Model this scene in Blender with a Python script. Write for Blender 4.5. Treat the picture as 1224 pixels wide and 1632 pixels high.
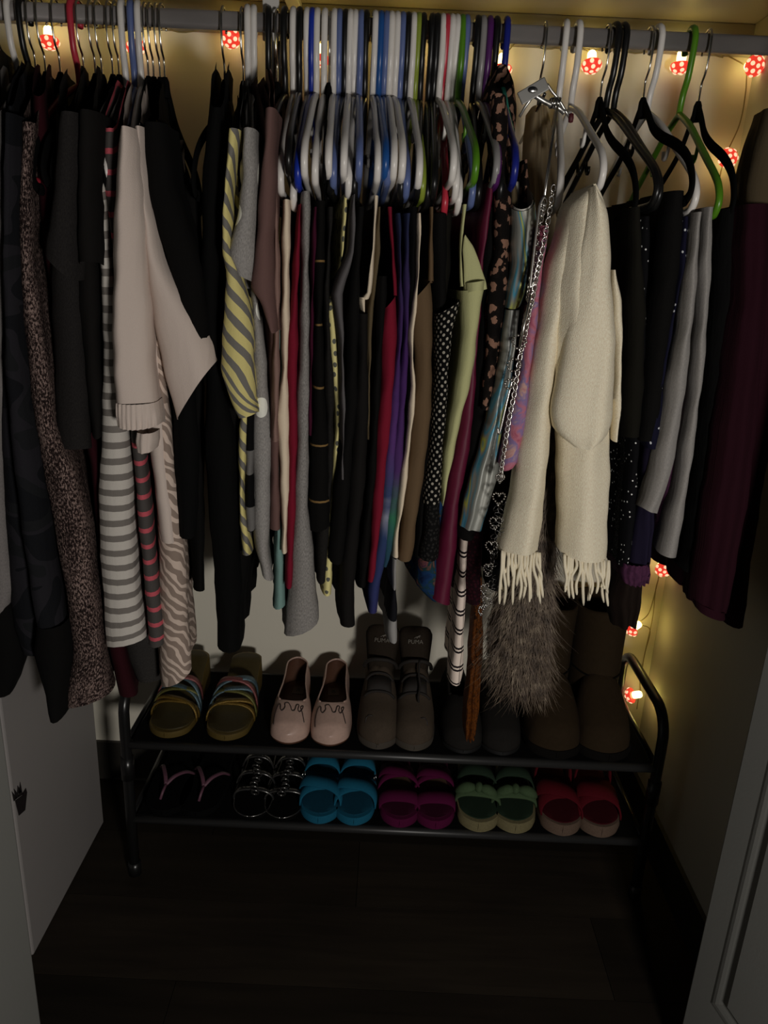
import bpy, bmesh, math, random
import numpy as np
from mathutils import Vector, Matrix
random.seed(7); rng = np.random.default_rng(7)
scene = bpy.context.scene
for o in list(bpy.data.objects): bpy.data.objects.remove(o)
COL = scene.collection

# ------------------------------------------------------------------ camera
F = 1200.0; W = 1224; H = 1632
PITCH = math.radians(18); ROLL = math.radians(2.65)
CAM = np.array([0.0, -1.25, 1.22])
_f = np.array([0, math.cos(PITCH), -math.sin(PITCH)]); _r0 = np.array([1.0, 0, 0]); _u0 = np.cross(_r0, _f)
_r = _r0 * math.cos(ROLL) + _u0 * math.sin(ROLL); _u = -_r0 * math.sin(ROLL) + _u0 * math.cos(ROLL)
cd = bpy.data.cameras.new('camera'); cam = bpy.data.objects.new('camera', cd); COL.objects.link(cam)
cd.sensor_fit = 'HORIZONTAL'; cd.sensor_width = 36.0; cd.lens = 36.0 * F / W; cd.clip_start = 0.02
m = Matrix.Identity(4)
for i in range(3):
    m[i][0] = _r[i]; m[i][1] = _u[i]; m[i][2] = -_f[i]; m[i][3] = CAM[i]
cam.matrix_world = m
scene.camera = cam

# ------------------------------------------------------------------ world, light, exposure
w = bpy.data.worlds.new('world'); scene.world = w; w.use_nodes = True
bg = w.node_tree.nodes['Background']; bg.inputs[0].default_value = (0.9, 0.92, 1.0, 1); bg.inputs[1].default_value = 0.010
vs = scene.view_settings
vs.view_transform = 'Standard'; vs.look = 'None'; vs.gamma = 1.0; vs.use_curve_mapping = False; vs.exposure = 0.0
LAMP = dict(loc=(0.45, -1.75, 0.93), power=43.0, radius=0.09, color=(1.0, 0.95, 0.89))   # dim lamp of the room behind the camera
ld = bpy.data.lights.new('room_lamp', 'POINT'); ld.energy = LAMP['power']; ld.shadow_soft_size = LAMP['radius']; ld.color = LAMP['color']
lo = bpy.data.objects.new('room_lamp', ld); COL.objects.link(lo); lo.location = LAMP['loc']
BULB_W = 0.027; BULB_COL = (1.0, 0.82, 0.17)

# ------------------------------------------------------------------ helpers
def at(px, py, Y):
    """point of the plane y = Y seen at a pixel of the 1224 x 1632 frame"""
    d = _f + _r * ((px - W / 2) / F) - _u * ((py - H / 2) / F)
    return CAM + d * ((Y - CAM[1]) / d[1])
def atX(px, py, X):
    d = _f + _r * ((px - W / 2) / F) - _u * ((py - H / 2) / F)
    return CAM + d * ((X - CAM[0]) / d[0])
def lin(c):
    c = c / 255.0
    return c / 12.92 if c <= 0.04045 else ((c + 0.055) / 1.055) ** 2.4
def S(r, g, b, k=1.0):
    return tuple(min(0.92, lin(v) * k) for v in (r, g, b)) + (1.0,)

def mk(name, verts, faces, mat, parent=None, uv=None, smooth=True, local=False):
    """one mesh object; verts in world space, or in the parent's space if local"""
    v = np.asarray(verts, dtype=float).reshape(-1, 3)
    me = bpy.data.meshes.new(name)
    o = bpy.data.objects.new(name, me); COL.objects.link(o)
    if parent is None:
        org = np.array([(v[:, 0].min() + v[:, 0].max()) / 2, (v[:, 1].min() + v[:, 1].max()) / 2, v[:, 2].min()])
        if not local:
            v = v - org; o.location = org
    else:
        o.parent = parent
        if not local:
            off = np.array(parent.location)
            if parent.parent is not None: off = off + np.array(parent.parent.location)
            v = v - off
    me.from_pydata(v.tolist(), [], faces)
    if uv is not None:
        l = me.uv_layers.new(name='UVMap')
        idx = np.zeros(len(me.loops), dtype=np.int32); me.loops.foreach_get('vertex_index', idx)
        l.data.foreach_set('uv', np.asarray(uv, dtype=np.float32)[idx].ravel())
    if smooth: me.polygons.foreach_set('use_smooth', [True] * len(me.polygons))
    if mat is not None: me.materials.append(mat)
    me.update()
    return o
def empty(name, loc, rz=0.0):
    o = bpy.data.objects.new(name, None); COL.objects.link(o); o.location = [float(a) for a in loc]; o.rotation_euler = (0, 0, rz)
    o.empty_display_size = 0.05
    return o
def tag(o, label=None, cat=None, group=None, kind=None):
    if label: o['label'] = label
    if cat: o['category'] = cat
    if group: o['group'] = group
    if kind: o['kind'] = kind
    return o
def box(x0, x1, y0, y1, z0, z1):
    v = [(x, y, z) for z in (z0, z1) for y in (y0, y1) for x in (x0, x1)]
    f = [(0, 2, 3, 1), (4, 5, 7, 6), (0, 1, 5, 4), (2, 6, 7, 3), (0, 4, 6, 2), (1, 3, 7, 5)]
    return v, f
def bevel(o, wd=0.003, seg=2):
    b = o.modifiers.new('bevel', 'BEVEL'); b.width = wd; b.segments = seg; b.limit_method = 'ANGLE'
    return o
def solid(o, t, off=0.0):
    b = o.modifiers.new('thickness', 'SOLIDIFY'); b.thickness = t; b.offset = off
    return o
def join(parts):
    V = []; Fc = []
    for v, f in parts:
        n = len(V); V.extend([tuple(a) for a in v]); Fc.extend([tuple(i + n for i in q) for q in f])
    return V, Fc
def resample(pts, n, closed=False):
    """smooth (Catmull-Rom) resampling of a polyline"""
    p = np.asarray(pts, float)
    if len(p) == 2: return p[0] + (p[1] - p[0]) * np.linspace(0, 1, n)[:, None]
    q = np.vstack([p[-1:], p, p[:2]]) if closed else np.vstack([2 * p[0] - p[1], p, 2 * p[-1] - p[-2]])
    segs = len(p) if closed else len(p) - 1
    out = []
    for t in np.linspace(0, segs, n, endpoint=not closed):
        i = min(int(t), segs - 1); u = t - i
        a, b, c, d = q[i], q[i + 1], q[i + 2], q[i + 3]
        out.append(0.5 * (2 * b + (c - a) * u + (2 * a - 5 * b + 4 * c - d) * u * u + (3 * b - a - 3 * c + d) * u ** 3))
    return np.array(out)
def tube(path, r, n=8, closed=False, flat=1.0, cap=True):
    """swept tube; r may be a list; flat squashes it along the second normal"""
    p = np.asarray(path, float); m_ = len(p)
    rr = np.full(m_, r, float) if np.isscalar(r) else np.asarray(r, float)
    t = np.roll(p, -1, 0) - np.roll(p, 1, 0)
    if not closed: t[0] = p[1] - p[0]; t[-1] = p[-1] - p[-2]
    t /= np.linalg.norm(t, axis=1)[:, None] + 1e-12
    ref = np.array([1.0, 0, 0]) if abs(t[0][0]) < 0.9 else np.array([0, 1.0, 0])
    nrm = ref - t[0] * (ref @ t[0]); nrm /= np.linalg.norm(nrm)
    V = []
    for i in range(m_):
        nrm = nrm - t[i] * (nrm @ t[i]); nrm /= np.linalg.norm(nrm) + 1e-12
        b = np.cross(t[i], nrm)
        for k in range(n):
            a = 2 * math.pi * k / n
            V.append(p[i] + rr[i] * (math.cos(a) * nrm + flat * math.sin(a) * b))
    Fc = []
    for i in range(m_ if closed else m_ - 1):
        j = (i + 1) % m_
        for k in range(n):
            k2 = (k + 1) % n
            Fc.append((i * n + k, i * n + k2, j * n + k2, j * n + k))
    if cap and not closed:
        Fc.append(tuple(range(n))[::-1]); Fc.append(tuple((m_ - 1) * n + k for k in range(n)))
    return V, Fc
def lathe(prof, n=20):
    V = [(r * math.cos(2 * math.pi * k / n), r * math.sin(2 * math.pi * k / n), z) for r, z in prof for k in range(n)]
    Fc = [(i * n + k, i * n + (k + 1) % n, (i + 1) * n + (k + 1) % n, (i + 1) * n + k) for i in range(len(prof) - 1) for k in range(n)]
    return V, Fc
def xf(v, M):
    return [tuple(M @ Vector(tuple(a))) for a in v]

# ------------------------------------------------------------------ materials
class NT:
    def __init__(s, name):
        s.m = bpy.data.materials.new(name); s.m.use_nodes = True; s.t = s.m.node_tree
        s.b = s.t.nodes['Principled BSDF']; s.uv = None
    def n(s, typ, **kw):
        nd = s.t.nodes.new(typ)
        for k, v in kw.items(): setattr(nd, k, v)
        return nd
    def l(s, a, b): s.t.links.new(a, b)
    def math(s, op, a, b=None, c=None):
        nd = s.n('ShaderNodeMath', operation=op)
        for i, v in enumerate((a, b, c)):
            if v is None: continue
            if hasattr(v, 'links'): s.l(v, nd.inputs[i])
            else: nd.inputs[i].default_value = v
        return nd.outputs[0]
    def coord(s, su=1, sv=1, rot=0.0, kind='UV'):
        tc = s.n('ShaderNodeTexCoord'); mp = s.n('ShaderNodeMapping')
        s.l(tc.outputs[kind], mp.inputs[0]); mp.inputs['Scale'].default_value = (su, sv, 1 if kind == 'UV' else su); mp.inputs['Rotation'].default_value = (0, 0, rot)
        return mp.outputs[0]
    def sep(s, vec):
        nd = s.n('ShaderNodeSeparateXYZ'); s.l(vec, nd.inputs[0]); return nd.outputs
    def noise(s, vec, scale=1, detail=2, rough=0.5, dist=0.0):
        nd = s.n('ShaderNodeTexNoise'); s.l(vec, nd.inputs['Vector']); nd.inputs['Scale'].default_value = scale
        nd.inputs['Detail'].default_value = detail; nd.inputs['Roughness'].default_value = rough; nd.inputs['Distortion'].default_value = dist
        return nd.outputs[0]
    def voro(s, vec, scale, rnd=1.0, feature='F1', out='Distance'):
        nd = s.n('ShaderNodeTexVoronoi', feature=feature); nd.voronoi_dimensions = '2D'; s.l(vec, nd.inputs['Vector'])
        nd.inputs['Scale'].default_value = scale; nd.inputs['Randomness'].default_value = rnd
        return nd.outputs[out]
    def ramp(s, fac, stops, const=False):
        nd = s.n('ShaderNodeValToRGB'); e = nd.color_ramp
        if const: e.interpolation = 'CONSTANT'
        while len(e.elements) < len(stops): e.elements.new(0.5)
        for el, (p, c) in zip(e.elements, stops): el.position = p; el.color = c
        s.l(fac, nd.inputs[0]); return nd.outputs[0]
    def mix(s, fac, a, b):
        nd = s.n('ShaderNodeMix', data_type='RGBA')
        for k, v in ((0, fac), (6, a), (7, b)):
            if hasattr(v, 'links'): s.l(v, nd.inputs[k])
            else: nd.inputs[k].default_value = v
        return nd.outputs[2]
    def color(s, c):
        if hasattr(c, 'links'): s.l(c, s.b.inputs['Base Color'])
        else: s.b.inputs['Base Color'].default_value = c
    def bump(s, h, strength=0.2, dist=0.002):
        nd = s.n('ShaderNodeBump'); nd.inputs['Strength'].default_value = strength; nd.inputs['Distance'].default_value = dist
        s.l(h, nd.inputs['Height']); s.l(nd.outputs[0], s.b.inputs['Normal'])
    def set(s, rough=0.5, metal=0.0, spec=0.5):
        s.b.inputs['Roughness'].default_value = rough; s.b.inputs['Metallic'].default_value = metal
        s.b.inputs['Specular IOR Level'].default_value = spec
        return s.m
def plain(name, col, rough=0.5, metal=0.0, spec=0.5, grain=0.0, gs=60):
    t = NT(name)
    if grain:
        c = t.coord(1, 1, kind='Object'); nz = t.noise(c, gs, 3)
        d = tuple(v * (1 - grain) for v in col[:3]) + (1,)
        t.color(t.mix(nz, d, col)); t.bump(nz, 0.15, 0.001)
    else: t.color(col)
    return t.set(rough, metal, spec)

def fabric(name, col, pattern=None, col2=None, p=0.03, d=0.5, rot=0.0, rough=0.92, weave=0.25, wr=1.0, extra=None, spec=0.12, metal=0.0):
    """cloth; UV is in metres: u round the garment, v down it"""
    t = NT(name); uv = t.coord(1, 1)
    u, v, _ = t.sep(uv)
    c = col
    if pattern == 'stripe':
        k = t.math('ADD', v, t.math('MULTIPLY', u, rot))
        wob = t.noise(uv, 8, 1)
        k = t.math('ADD', k, t.math('MULTIPLY', wob, p * 0.25))
        fr = t.math('FRACT', t.math('DIVIDE', k, p))
        c = t.mix(t.math('LESS_THAN', fr, d), col, col2)
    elif pattern == 'double':
        fr = t.math('FRACT', t.math('DIVIDE', v, p))
        a = t.math('LESS_THAN', t.math('ABSOLUTE', t.math('SUBTRACT', fr, 0.38)), d)
        b = t.math('LESS_THAN', t.math('ABSOLUTE', t.math('SUBTRACT', fr, 0.58)), d)
        g = t.math('LESS_THAN', t.math('FRACT', t.math('DIVIDE', u, 0.03)), 0.06)
        c = t.mix(t.math('MAXIMUM', t.math('MAXIMUM', a, b), t.math('MULTIPLY', g, 0.6)), col, col2)
    elif pattern == 'heather':
        nz = t.noise(t.coord(900, 260, rot), 1, 2, 0.6)
        c = t.ramp(nz, [(0.32, col2), (0.68, col)])
    elif pattern == 'tweed':
        nz = t.noise(t.coord(430, 190), 1, 2, 0.7)
        nb = t.noise(t.coord(40, 14), 1, 2)
        c = t.ramp(t.math('ADD', nz, t.math('MULTIPLY', t.math('SUBTRACT', nb, 0.5), 0.25)), [(0.40, col), (0.50, extra), (0.60, col2)])
    elif pattern == 'dots':
        dd = t.voro(t.coord(1, 1, rot), 1 / p, d if d < 1 else 1)
        c = t.mix(t.math('LESS_THAN', dd, extra or 0.25), col, col2)
    elif pattern == 'bigdots':
        dd = t.voro(t.coord(1, 0.85), 1 / p, 0.9)
        nz = t.noise(t.coord(900, 260), 1, 2, 0.6)
        base = t.ramp(nz, [(0.32, extra), (0.68, col)])
        c = t.mix(t.math('LESS_THAN', dd, d), base, col2)
    elif pattern == 'camo':
        nz = t.noise(t.coord(9, 16), 1, 1, 0.4, 0.6)
        c = t.ramp(nz, [(0.0, col), (0.45, col2), (0.55, extra), (0.66, col)], const=True)
    elif pattern == 'bands':
        stops = extra
        nz = t.noise(t.coord(14, 10), 1, 3, 0.6, 0.8)
        k = t.math('ADD', t.math('DIVIDE', v, p), t.math('MULTIPLY', t.math('SUBTRACT', nz, 0.5), d))
        c = t.ramp(k, stops)
    elif pattern == 'zebra':
        wv = t.n('ShaderNodeTexWave', wave_type='BANDS', bands_direction='Y'); t.l(t.coord(9, 9, -0.75), wv.inputs['Vector'])
        wv.inputs['Scale'].default_value = 2.6; wv.inputs['Distortion'].default_value = 7.0; wv.inputs['Detail'].default_value = 1.2; wv.inputs['Detail Scale'].default_value = 1.3
        c = t.ramp(wv.outputs[0], [(0.0, col), (0.62, col2)], const=True)
    elif pattern == 'leopard':
        vec = t.coord(1, 1); nz = t.noise(t.coord(110, 110), 1, 2)
        dd = t.voro(vec, 1 / p)
        k = t.math('ADD', dd, t.math('MULTIPLY', t.math('SUBTRACT', nz, 0.5), 1.1))
        c = t.ramp(k, [(0.0, extra), (0.27, col2), (0.5, col)], const=True)
    elif pattern == 'sparkle':
        dd = t.voro(uv, 1 / p); cl = t.voro(uv, 1 / p, out='Color')
        big = t.noise(t.coord(20, 12), 1, 2)
        a = t.math('MULTIPLY', t.math('LESS_THAN', dd, d), t.math('GREATER_THAN', t.math('ADD', t.sep(cl)[0], t.math('MULTIPLY', big, 0.8)), 1.22))
        c = t.mix(a, col, col2)
    elif pattern == 'holo':
        nz = t.noise(t.coord(26, 5), 1, 2, 0.5, 0.7)
        c = t.ramp(nz, [(0.30, col), (0.45, extra), (0.485, S(70, 160, 190)), (0.51, extra), (0.54, S(195, 200, 80)), (0.57, S(70, 140, 160)), (0.60, extra), (0.74, col2)])
    elif pattern == 'blotch':
        nz = t.noise(t.coord(1, 1), 1 / p, 3, 0.6, 0.8)
        c = t.ramp(nz, extra)
    t.color(c)
    wn = t.noise(t.coord(26 * wr, 5 * wr), 1, 3, 0.55)
    fine = t.noise(t.coord(700, 700), 1, 1)
    t.bump(t.math('ADD', wn, t.math('MULTIPLY', fine, 0.10 * weave / 0.25)), 0.42, 0.009)
    return t.set(rough, metal, spec)
KO = 1.2
def O(r, g, b, k=1.0): return S(r, g, b, KO * k)     # albedo of a thing seen with this display colour under the room's dim light

# ------------------------------------------------------------------ the room
def wall_mat(name, col, rough=0.75):
    t = NT(name); c = t.coord(1, 1, kind='Object'); nz = t.noise(c, 6, 3); fine = t.noise(c, 220, 2)
    t.color(t.mix(nz, tuple(v * 0.94 for v in col[:3]) + (1,), col)); t.bump(fine, 0.12, 0.001)
    return t.set(rough, 0, 0.3)
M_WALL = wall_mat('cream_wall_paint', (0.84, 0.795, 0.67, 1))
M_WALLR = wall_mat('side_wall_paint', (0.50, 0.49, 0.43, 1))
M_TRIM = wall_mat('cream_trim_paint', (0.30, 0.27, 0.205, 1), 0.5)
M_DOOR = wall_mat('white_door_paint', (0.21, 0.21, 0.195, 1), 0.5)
M_BASE = plain('dark_vinyl_baseboard', (0.030, 0.027, 0.022, 1), 0.5, grain=0.3)
XR = 0.63; YB = 0.30; ZS = 1.655; YF = -0.33
def struct(name, v, f, mat, parent=None, label=None):
    o = mk(name, v, f, mat, parent, smooth=False)
    if parent is None: o['kind'] = 'structure'
    if label: o['label'] = label
    return o
struct('wall_back', *box(-1.15, XR + 0.1, YB, YB + 0.1, 0, 2.3), M_WALL, label='cream painted back wall of the closet')
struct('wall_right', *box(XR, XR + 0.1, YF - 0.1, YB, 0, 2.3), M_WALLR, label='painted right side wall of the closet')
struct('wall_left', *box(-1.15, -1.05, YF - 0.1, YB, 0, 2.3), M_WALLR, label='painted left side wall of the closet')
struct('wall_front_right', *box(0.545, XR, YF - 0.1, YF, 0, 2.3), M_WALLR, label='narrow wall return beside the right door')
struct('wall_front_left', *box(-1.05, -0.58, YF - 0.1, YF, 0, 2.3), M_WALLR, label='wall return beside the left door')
struct('baseboard_back', *box(-1.05, XR, YB - 0.009, YB, 0.0005, 0.105), M_BASE, label='dark baseboard along the back wall')
struct('baseboard_right', *box(XR - 0.009, XR, YF, YB - 0.009, 0.0005, 0.105), M_BASE, label='dark baseboard along the right wall')
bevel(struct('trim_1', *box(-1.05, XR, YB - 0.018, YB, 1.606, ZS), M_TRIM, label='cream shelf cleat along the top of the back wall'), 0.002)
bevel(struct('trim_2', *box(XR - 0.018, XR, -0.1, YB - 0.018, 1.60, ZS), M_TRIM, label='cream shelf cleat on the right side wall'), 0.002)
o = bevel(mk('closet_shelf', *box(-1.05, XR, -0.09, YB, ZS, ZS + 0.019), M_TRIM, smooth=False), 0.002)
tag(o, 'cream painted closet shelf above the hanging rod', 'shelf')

# floor of planks
def plank_mat(name, col):
    t = NT(name); c = t.coord(3, 40, kind='Object'); nz = t.noise(c, 1, 5, 0.6, 0.5); n2 = t.noise(t.coord(1, 3, kind='Object'), 3, 3)
    t.color(t.ramp(t.math('MULTIPLY_ADD', n2, 0.4, t.math('MULTIPLY', nz, 0.6)), [(0.3, tuple(v * 0.45 for v in col[:3]) + (1,)), (0.7, col)]))
    t.bump(nz, 0.1, 0.001)
    return t.set(0.66, 0, 0.15)
PM = [plank_mat('dark_oak_plank_' + n, c) for n, c in (('brown', (0.024, 0.018, 0.012, 1)), ('umber', (0.018, 0.0135, 0.009, 1)), ('walnut', (0.029, 0.022, 0.015, 1)))]
fl = struct('floor', *box(-1.6, 1.6, -2.4, YB, -0.05, -0.003), plain('floor_joint_black', (0.004, 0.0035, 0.003, 1), 0.8), label='dark brown wood plank floor')
PWD = 0.18; row = 0; y = YB
joints = {0: (-0.35, 0.85), 1: (-0.02, 1.18), 2: (-0.75, 0.45), 3: (-0.33, 0.87), 4: (0.2, 1.4), 5: (-0.6, 0.6)}
while y > -2.2:
    xs = [-1.6] + [x for x in joints[row % 6]] + [1.6]
    for a, b in zip(xs[:-1], xs[1:]):
        v, f = box(a + 0.0006, b - 0.0006, y - PWD + 0.0006, y - 0.0006, -0.003, 0.0)
        mk('plank', v, f, PM[(row * 2 + int(a * 7)) % 3], fl, smooth=False)
    y -= PWD; row += 1

# open doors on both sides of the camera
def door(n, hinge, end, label, panels):
    hx, hy = hinge; ex, ey = end; L = math.hypot(ex - hx, ey - hy); a = math.atan2(ey - hy, ex - hx)
    d = empty('door_' + n, (hx, hy, 0), a); d['kind'] = 'structure'; d['label'] = label
    bevel(mk('door_leaf', *box(0, L, -0.017, 0.017, 0.012, 2.03), M_DOOR, d, smooth=False, local=True), 0.003)
    for s in (-1, 1):
        for (x0, x1, z0, z1) in panels:
            prof = [(0.0, 0.0), (0.006, 0.0015), (0.012, 0.0022), (0.018, 0.0015), (0.026, 0.0)]
            V = []; n_ = len(prof)
            for (cx, cz, sx, sz) in ((x0, z0, 1, 1), (x1, z0, -1, 1), (x1, z1, -1, -1), (x0, z1, 1, -1)):
                for (dd, hh) in prof: V.append((cx + sx * dd, s * (0.0168 + hh), cz + sz * dd))
            Fc = [(i * n_ + k, ((i + 1) % 4) * n_ + k, ((i + 1) % 4) * n_ + k + 1, i * n_ + k + 1) for i in range(4) for k in range(n_ - 1)]
            mk('moulding', V, Fc, M_DOOR, d, smooth=False, local=True)
            bevel(mk('raised_panel', *box(x0 + 0.035, x1 - 0.035, min(s * 0.0165, s * 0.022), max(s * 0.0165, s * 0.022), z0 + 0.035, z1 - 0.035), M_DOOR, d, smooth=False, local=True), 0.004)
    return d
P = [(0.045, 0.52, 0.19, 0.95), (0.045, 0.52, 1.08, 1.90)]
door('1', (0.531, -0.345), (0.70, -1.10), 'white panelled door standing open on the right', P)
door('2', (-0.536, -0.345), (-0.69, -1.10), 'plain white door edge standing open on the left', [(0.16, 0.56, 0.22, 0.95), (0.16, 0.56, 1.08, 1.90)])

# white cabinet on the left, its side towards the rack
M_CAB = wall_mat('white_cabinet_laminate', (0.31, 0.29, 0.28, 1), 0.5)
cb = empty('storage_cabinet', (-0.80, -0.03, 0.0)); tag(cb, 'white cabinet with a dark potted plant sticker left of the shoe rack', 'cabinet')
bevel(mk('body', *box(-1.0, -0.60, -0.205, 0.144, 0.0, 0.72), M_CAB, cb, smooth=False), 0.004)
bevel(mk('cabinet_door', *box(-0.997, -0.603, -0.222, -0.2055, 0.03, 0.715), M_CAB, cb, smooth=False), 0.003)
mk('handle', *tube(resample([(-0.65, -0.222, 0.42), (-0.65, -0.245, 0.43), (-0.65, -0.245, 0.52), (-0.65, -0.222, 0.53)], 16), 0.005), plain('handle_steel', (0.4, 0.4, 0.4, 1), 0.3, 1), cb)
# sticker: a pot with a spiky plant
def flatpoly(pts, x, th=0.0008):
    n = len(pts); V = [(x, a, b) for a, b in pts] + [(x + th, a, b) for a, b in pts]
    Fc = [tuple(range(n)), tuple(range(n, 2 * n))[::-1]] + [(i, (i + 1) % n, n + (i + 1) % n, n + i) for i in range(n)]
    return V, Fc
def stk(px, py):
    p_ = atX(px, py, -0.5995); return (p_[1], p_[2])
M_STK = plain('sticker_print_black', (0.012, 0.008, 0.009, 1), 0.6)
st = empty('wall_sticker', atX(31, 1298, -0.5995)); tag(st, 'small dark potted plant sticker on the white cabinet side', 'sticker')
mk('pot', *flatpoly([stk(24, 1276), stk(43, 1262), stk(40, 1291), stk(30, 1300)], -0.5998), M_STK, st, smooth=False)
for a, b, c_ in (((22, 1277), (19, 1262), (27, 1272)), ((25, 1274), (22, 1257), (31, 1269)), ((29, 1271), (32, 1246), (36, 1266)), ((33, 1268), (41, 1256), (43, 1263)), ((27, 1266), (28, 1252), (34, 1262))):
    mk('plant_leaf', *flatpoly([stk(*a), stk(*b), stk(*c_)], -0.5998), M_STK, st, smooth=False)

# ------------------------------------------------------------------ hanging rod
ZR = 1.548
t = NT('brushed_rod_steel'); c = t.coord(1, 60, kind='Object'); nz = t.noise(t.coord(4, 90, kind='Object'), 1, 4, 0.6)
t.color(t.ramp(nz, [(0.3, (0.28, 0.26, 0.255, 1)), (0.7, (0.50, 0.47, 0.46, 1))])); t.bump(nz, 0.15, 0.001); M_ROD = t.set(0.42, 0.55)
prof = [(0.0072 * math.cos(a) * (1 if abs(math.cos(a)) > .3 else 1), 0.0122 * (1 if math.sin(a) > 0 else -1) * abs(math.sin(a)) ** 0.55) for a in np.linspace(0, 2 * math.pi, 28, endpoint=False)]
n_ = len(prof); V = [(x, py_, ZR + pz_) for x in np.linspace(-1.05, XR - 0.004, 2) for py_, pz_ in prof]
Fc = [(k, (k + 1) % n_, n_ + (k + 1) % n_, n_ + k) for k in range(n_)] + [tuple(range(n_)), tuple(range(n_, 2 * n_))]
rod = empty('closet_rod', (0, 0, ZR - 0.02)); tag(rod, 'flat oval steel hanging rod across the closet', 'rod')
mk('rod_tube', V, Fc, M_ROD, rod)
v, f = box(XR - 0.006, XR, -0.02, 0.02, ZR - 0.03, ZR + 0.03); bevel(mk('end_socket', v, f, M_ROD, rod, smooth=False), 0.002)
# bracket in the middle
M_BR = plain('white_bracket_enamel', (0.62, 0.60, 0.57, 1), 0.4); M_BRG = plain('grey_bracket_steel', (0.16, 0.155, 0.15, 1), 0.45, 0.4)
bx_ = at(430, 40, 0)[0]
br = empty('rod_bracket', (bx_, 0.15, 1.37)); tag(br, 'white and grey metal bracket holding the rod under the shelf', 'bracket')
bevel(mk('shelf_arm', *box(bx_ - 0.012, bx_ + 0.012, -0.06, YB - 0.018, ZS - 0.012, ZS), M_BR, br, smooth=False), 0.002)
bevel(mk('drop_plate', *box(bx_ - 0.012, bx_ + 0.012, 0.009, 0.014, ZR - 0.02, ZS - 0.012), M_BR, br, smooth=False), 0.001)
p0 = np.array((bx_ + 0.002, 0.02, ZR - 0.016)); p1 = np.array((bx_ + 0.004, YB - 0.004, 1.36))
dv = p1 - p0; V = []
for p_ in (p0, p1):
    for sx, sz in ((-1, -1), (1, -1), (1, 1), (-1, 1)): V.append(p_ + np.array((sx * 0.011, 0, sz * 0.003)))
mk('diagonal_strut', V, [(0, 1, 5, 4), (1, 2, 6, 5), (2, 3, 7, 6), (3, 0, 4, 7), (0, 3, 2, 1), (4, 5, 6, 7)], M_BRG, br, smooth=False)

# ------------------------------------------------------------------ shoe rack
M_BLK = plain('black_powder_coat', (0.010, 0.010, 0.010, 1), 0.28, 0.0, 0.5)
M_BAR = plain('dark_grey_bar', (0.035, 0.035, 0.035, 1), 0.4, 0.3, 0.5)  # dark grey, slightly metallic, paler than the frame coat
M_SHELF = plain('black_rack_fabric', (0.004, 0.004, 0.004, 1), 0.9, 0, 0.08, grain=0.4, gs=300)
ZU = 0.318; ZL = 0.142; RX0, RX1 = -0.482, 0.556; RYB = 0.272
rack = empty('shoe_rack', (0.04, 0.13, 0.0)); tag(rack, 'black two tier metal shoe rack under the clothes', 'shoe rack')
for side, x in (('l', RX0), ('r', RX1)):
    path = [(x, 0, 0.011), (x, 0, 0.2), (x, 0, 0.36)] + [(x, 0.055 - 0.055 * math.cos(a), 0.375 + 0.055 * math.sin(a)) for a in np.linspace(0.2, math.pi / 2, 7)] + \
           [(x, 0.15, 0.43)] + [(x, RYB - 0.055 + 0.055 * math.sin(a), 0.375 + 0.055 * math.cos(a)) for a in np.linspace(0, math.pi / 2 - 0.2, 7)] + [(x, RYB, 0.36), (x, RYB, 0.2), (x, RYB, 0.011)]
    mk('side_frame', *tube(path, 0.0105, 12), M_BLK, rack)
    for y_ in (0, RYB):
        mk('foot_cap', *tube([(x, y_, 0.0), (x, y_, 0.03)], 0.0128, 12), M_BLK, rack)
        mk('coupling', *tube([(x, y_, 0.235), (x, y_, 0.285)], 0.0130, 12), M_BLK, rack)
    for z in (ZL, ZU): mk('side_rail', *tube([(x, 0, z - 0.006), (x, RYB, z - 0.006)], 0.007, 10), M_BLK, rack)
for z in (ZL, ZU):
    for y_ in (0.0, RYB):
        mk('cross_bar', *tube([(RX0, y_, z - 0.004), (RX1, y_, z - 0.004)], 0.0085, 12), M_BAR, rack)
    bevel(mk('shelf_sheet', *box(RX0 + 0.012, RX1 - 0.012, 0.002, RYB - 0.002, z + 0.001, z + 0.005), M_SHELF, rack, smooth=False), 0.001)
ZU += 0.0052; ZL += 0.0052

# ------------------------------------------------------------------ mushroom string lights
def emis(name, col, e, base=None):
    t = NT(name); t.color(base or col); t.b.inputs['Emission Color'].default_value = col; t.b.inputs['Emission Strength'].default_value = e
    return t.set(0.35)
M_BULB = emis('warm_glowing_bulb', (1.0, 0.80, 0.30, 1), 5.5)
M_CAP = emis('red_lit_mushroom_cap', (1.0, 0.055, 0.03, 1), 0.78, (0.6, 0.03, 0.02, 1))
M_DOT = emis('white_lit_cap_dot', (1.0, 0.62, 0.38, 1), 1.15)
M_WIRE = plain('clear_light_wire', (0.30, 0.24, 0.10, 1), 0.4)
sl = empty('string_lights', (0.0, 0.27, 0.2)); tag(sl, 'warm string lights with red mushroom caps along the closet wall', 'string lights')
capv, capf = lathe([(0.0001, 0.0), (0.008, 0.0005), (0.0165, 0.0), (0.0175, 0.002), (0.0168, 0.006), (0.014, 0.0105), (0.009, 0.0138), (0.004, 0.0150), (0.0001, 0.0153)], 24)
bulbv, bulbf = lathe([(0.0001, -0.021), (0.006, -0.021), (0.0078, -0.018), (0.0082, -0.010), (0.0078, -0.002), (0.0001, -0.001)], 16)
ME = {}
def shared(key, name, v, f, mat, parent):
    if key not in ME:
        me = bpy.data.meshes.new(name); me.from_pydata([tuple(a) for a in v], [], f); me.materials.append(mat)
        me.polygons.foreach_set('use_smooth', [True] * len(me.polygons)); ME[key] = me
    o = bpy.data.objects.new(name, ME[key]); COL.objects.link(o); o.parent = parent
    return o
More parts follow.
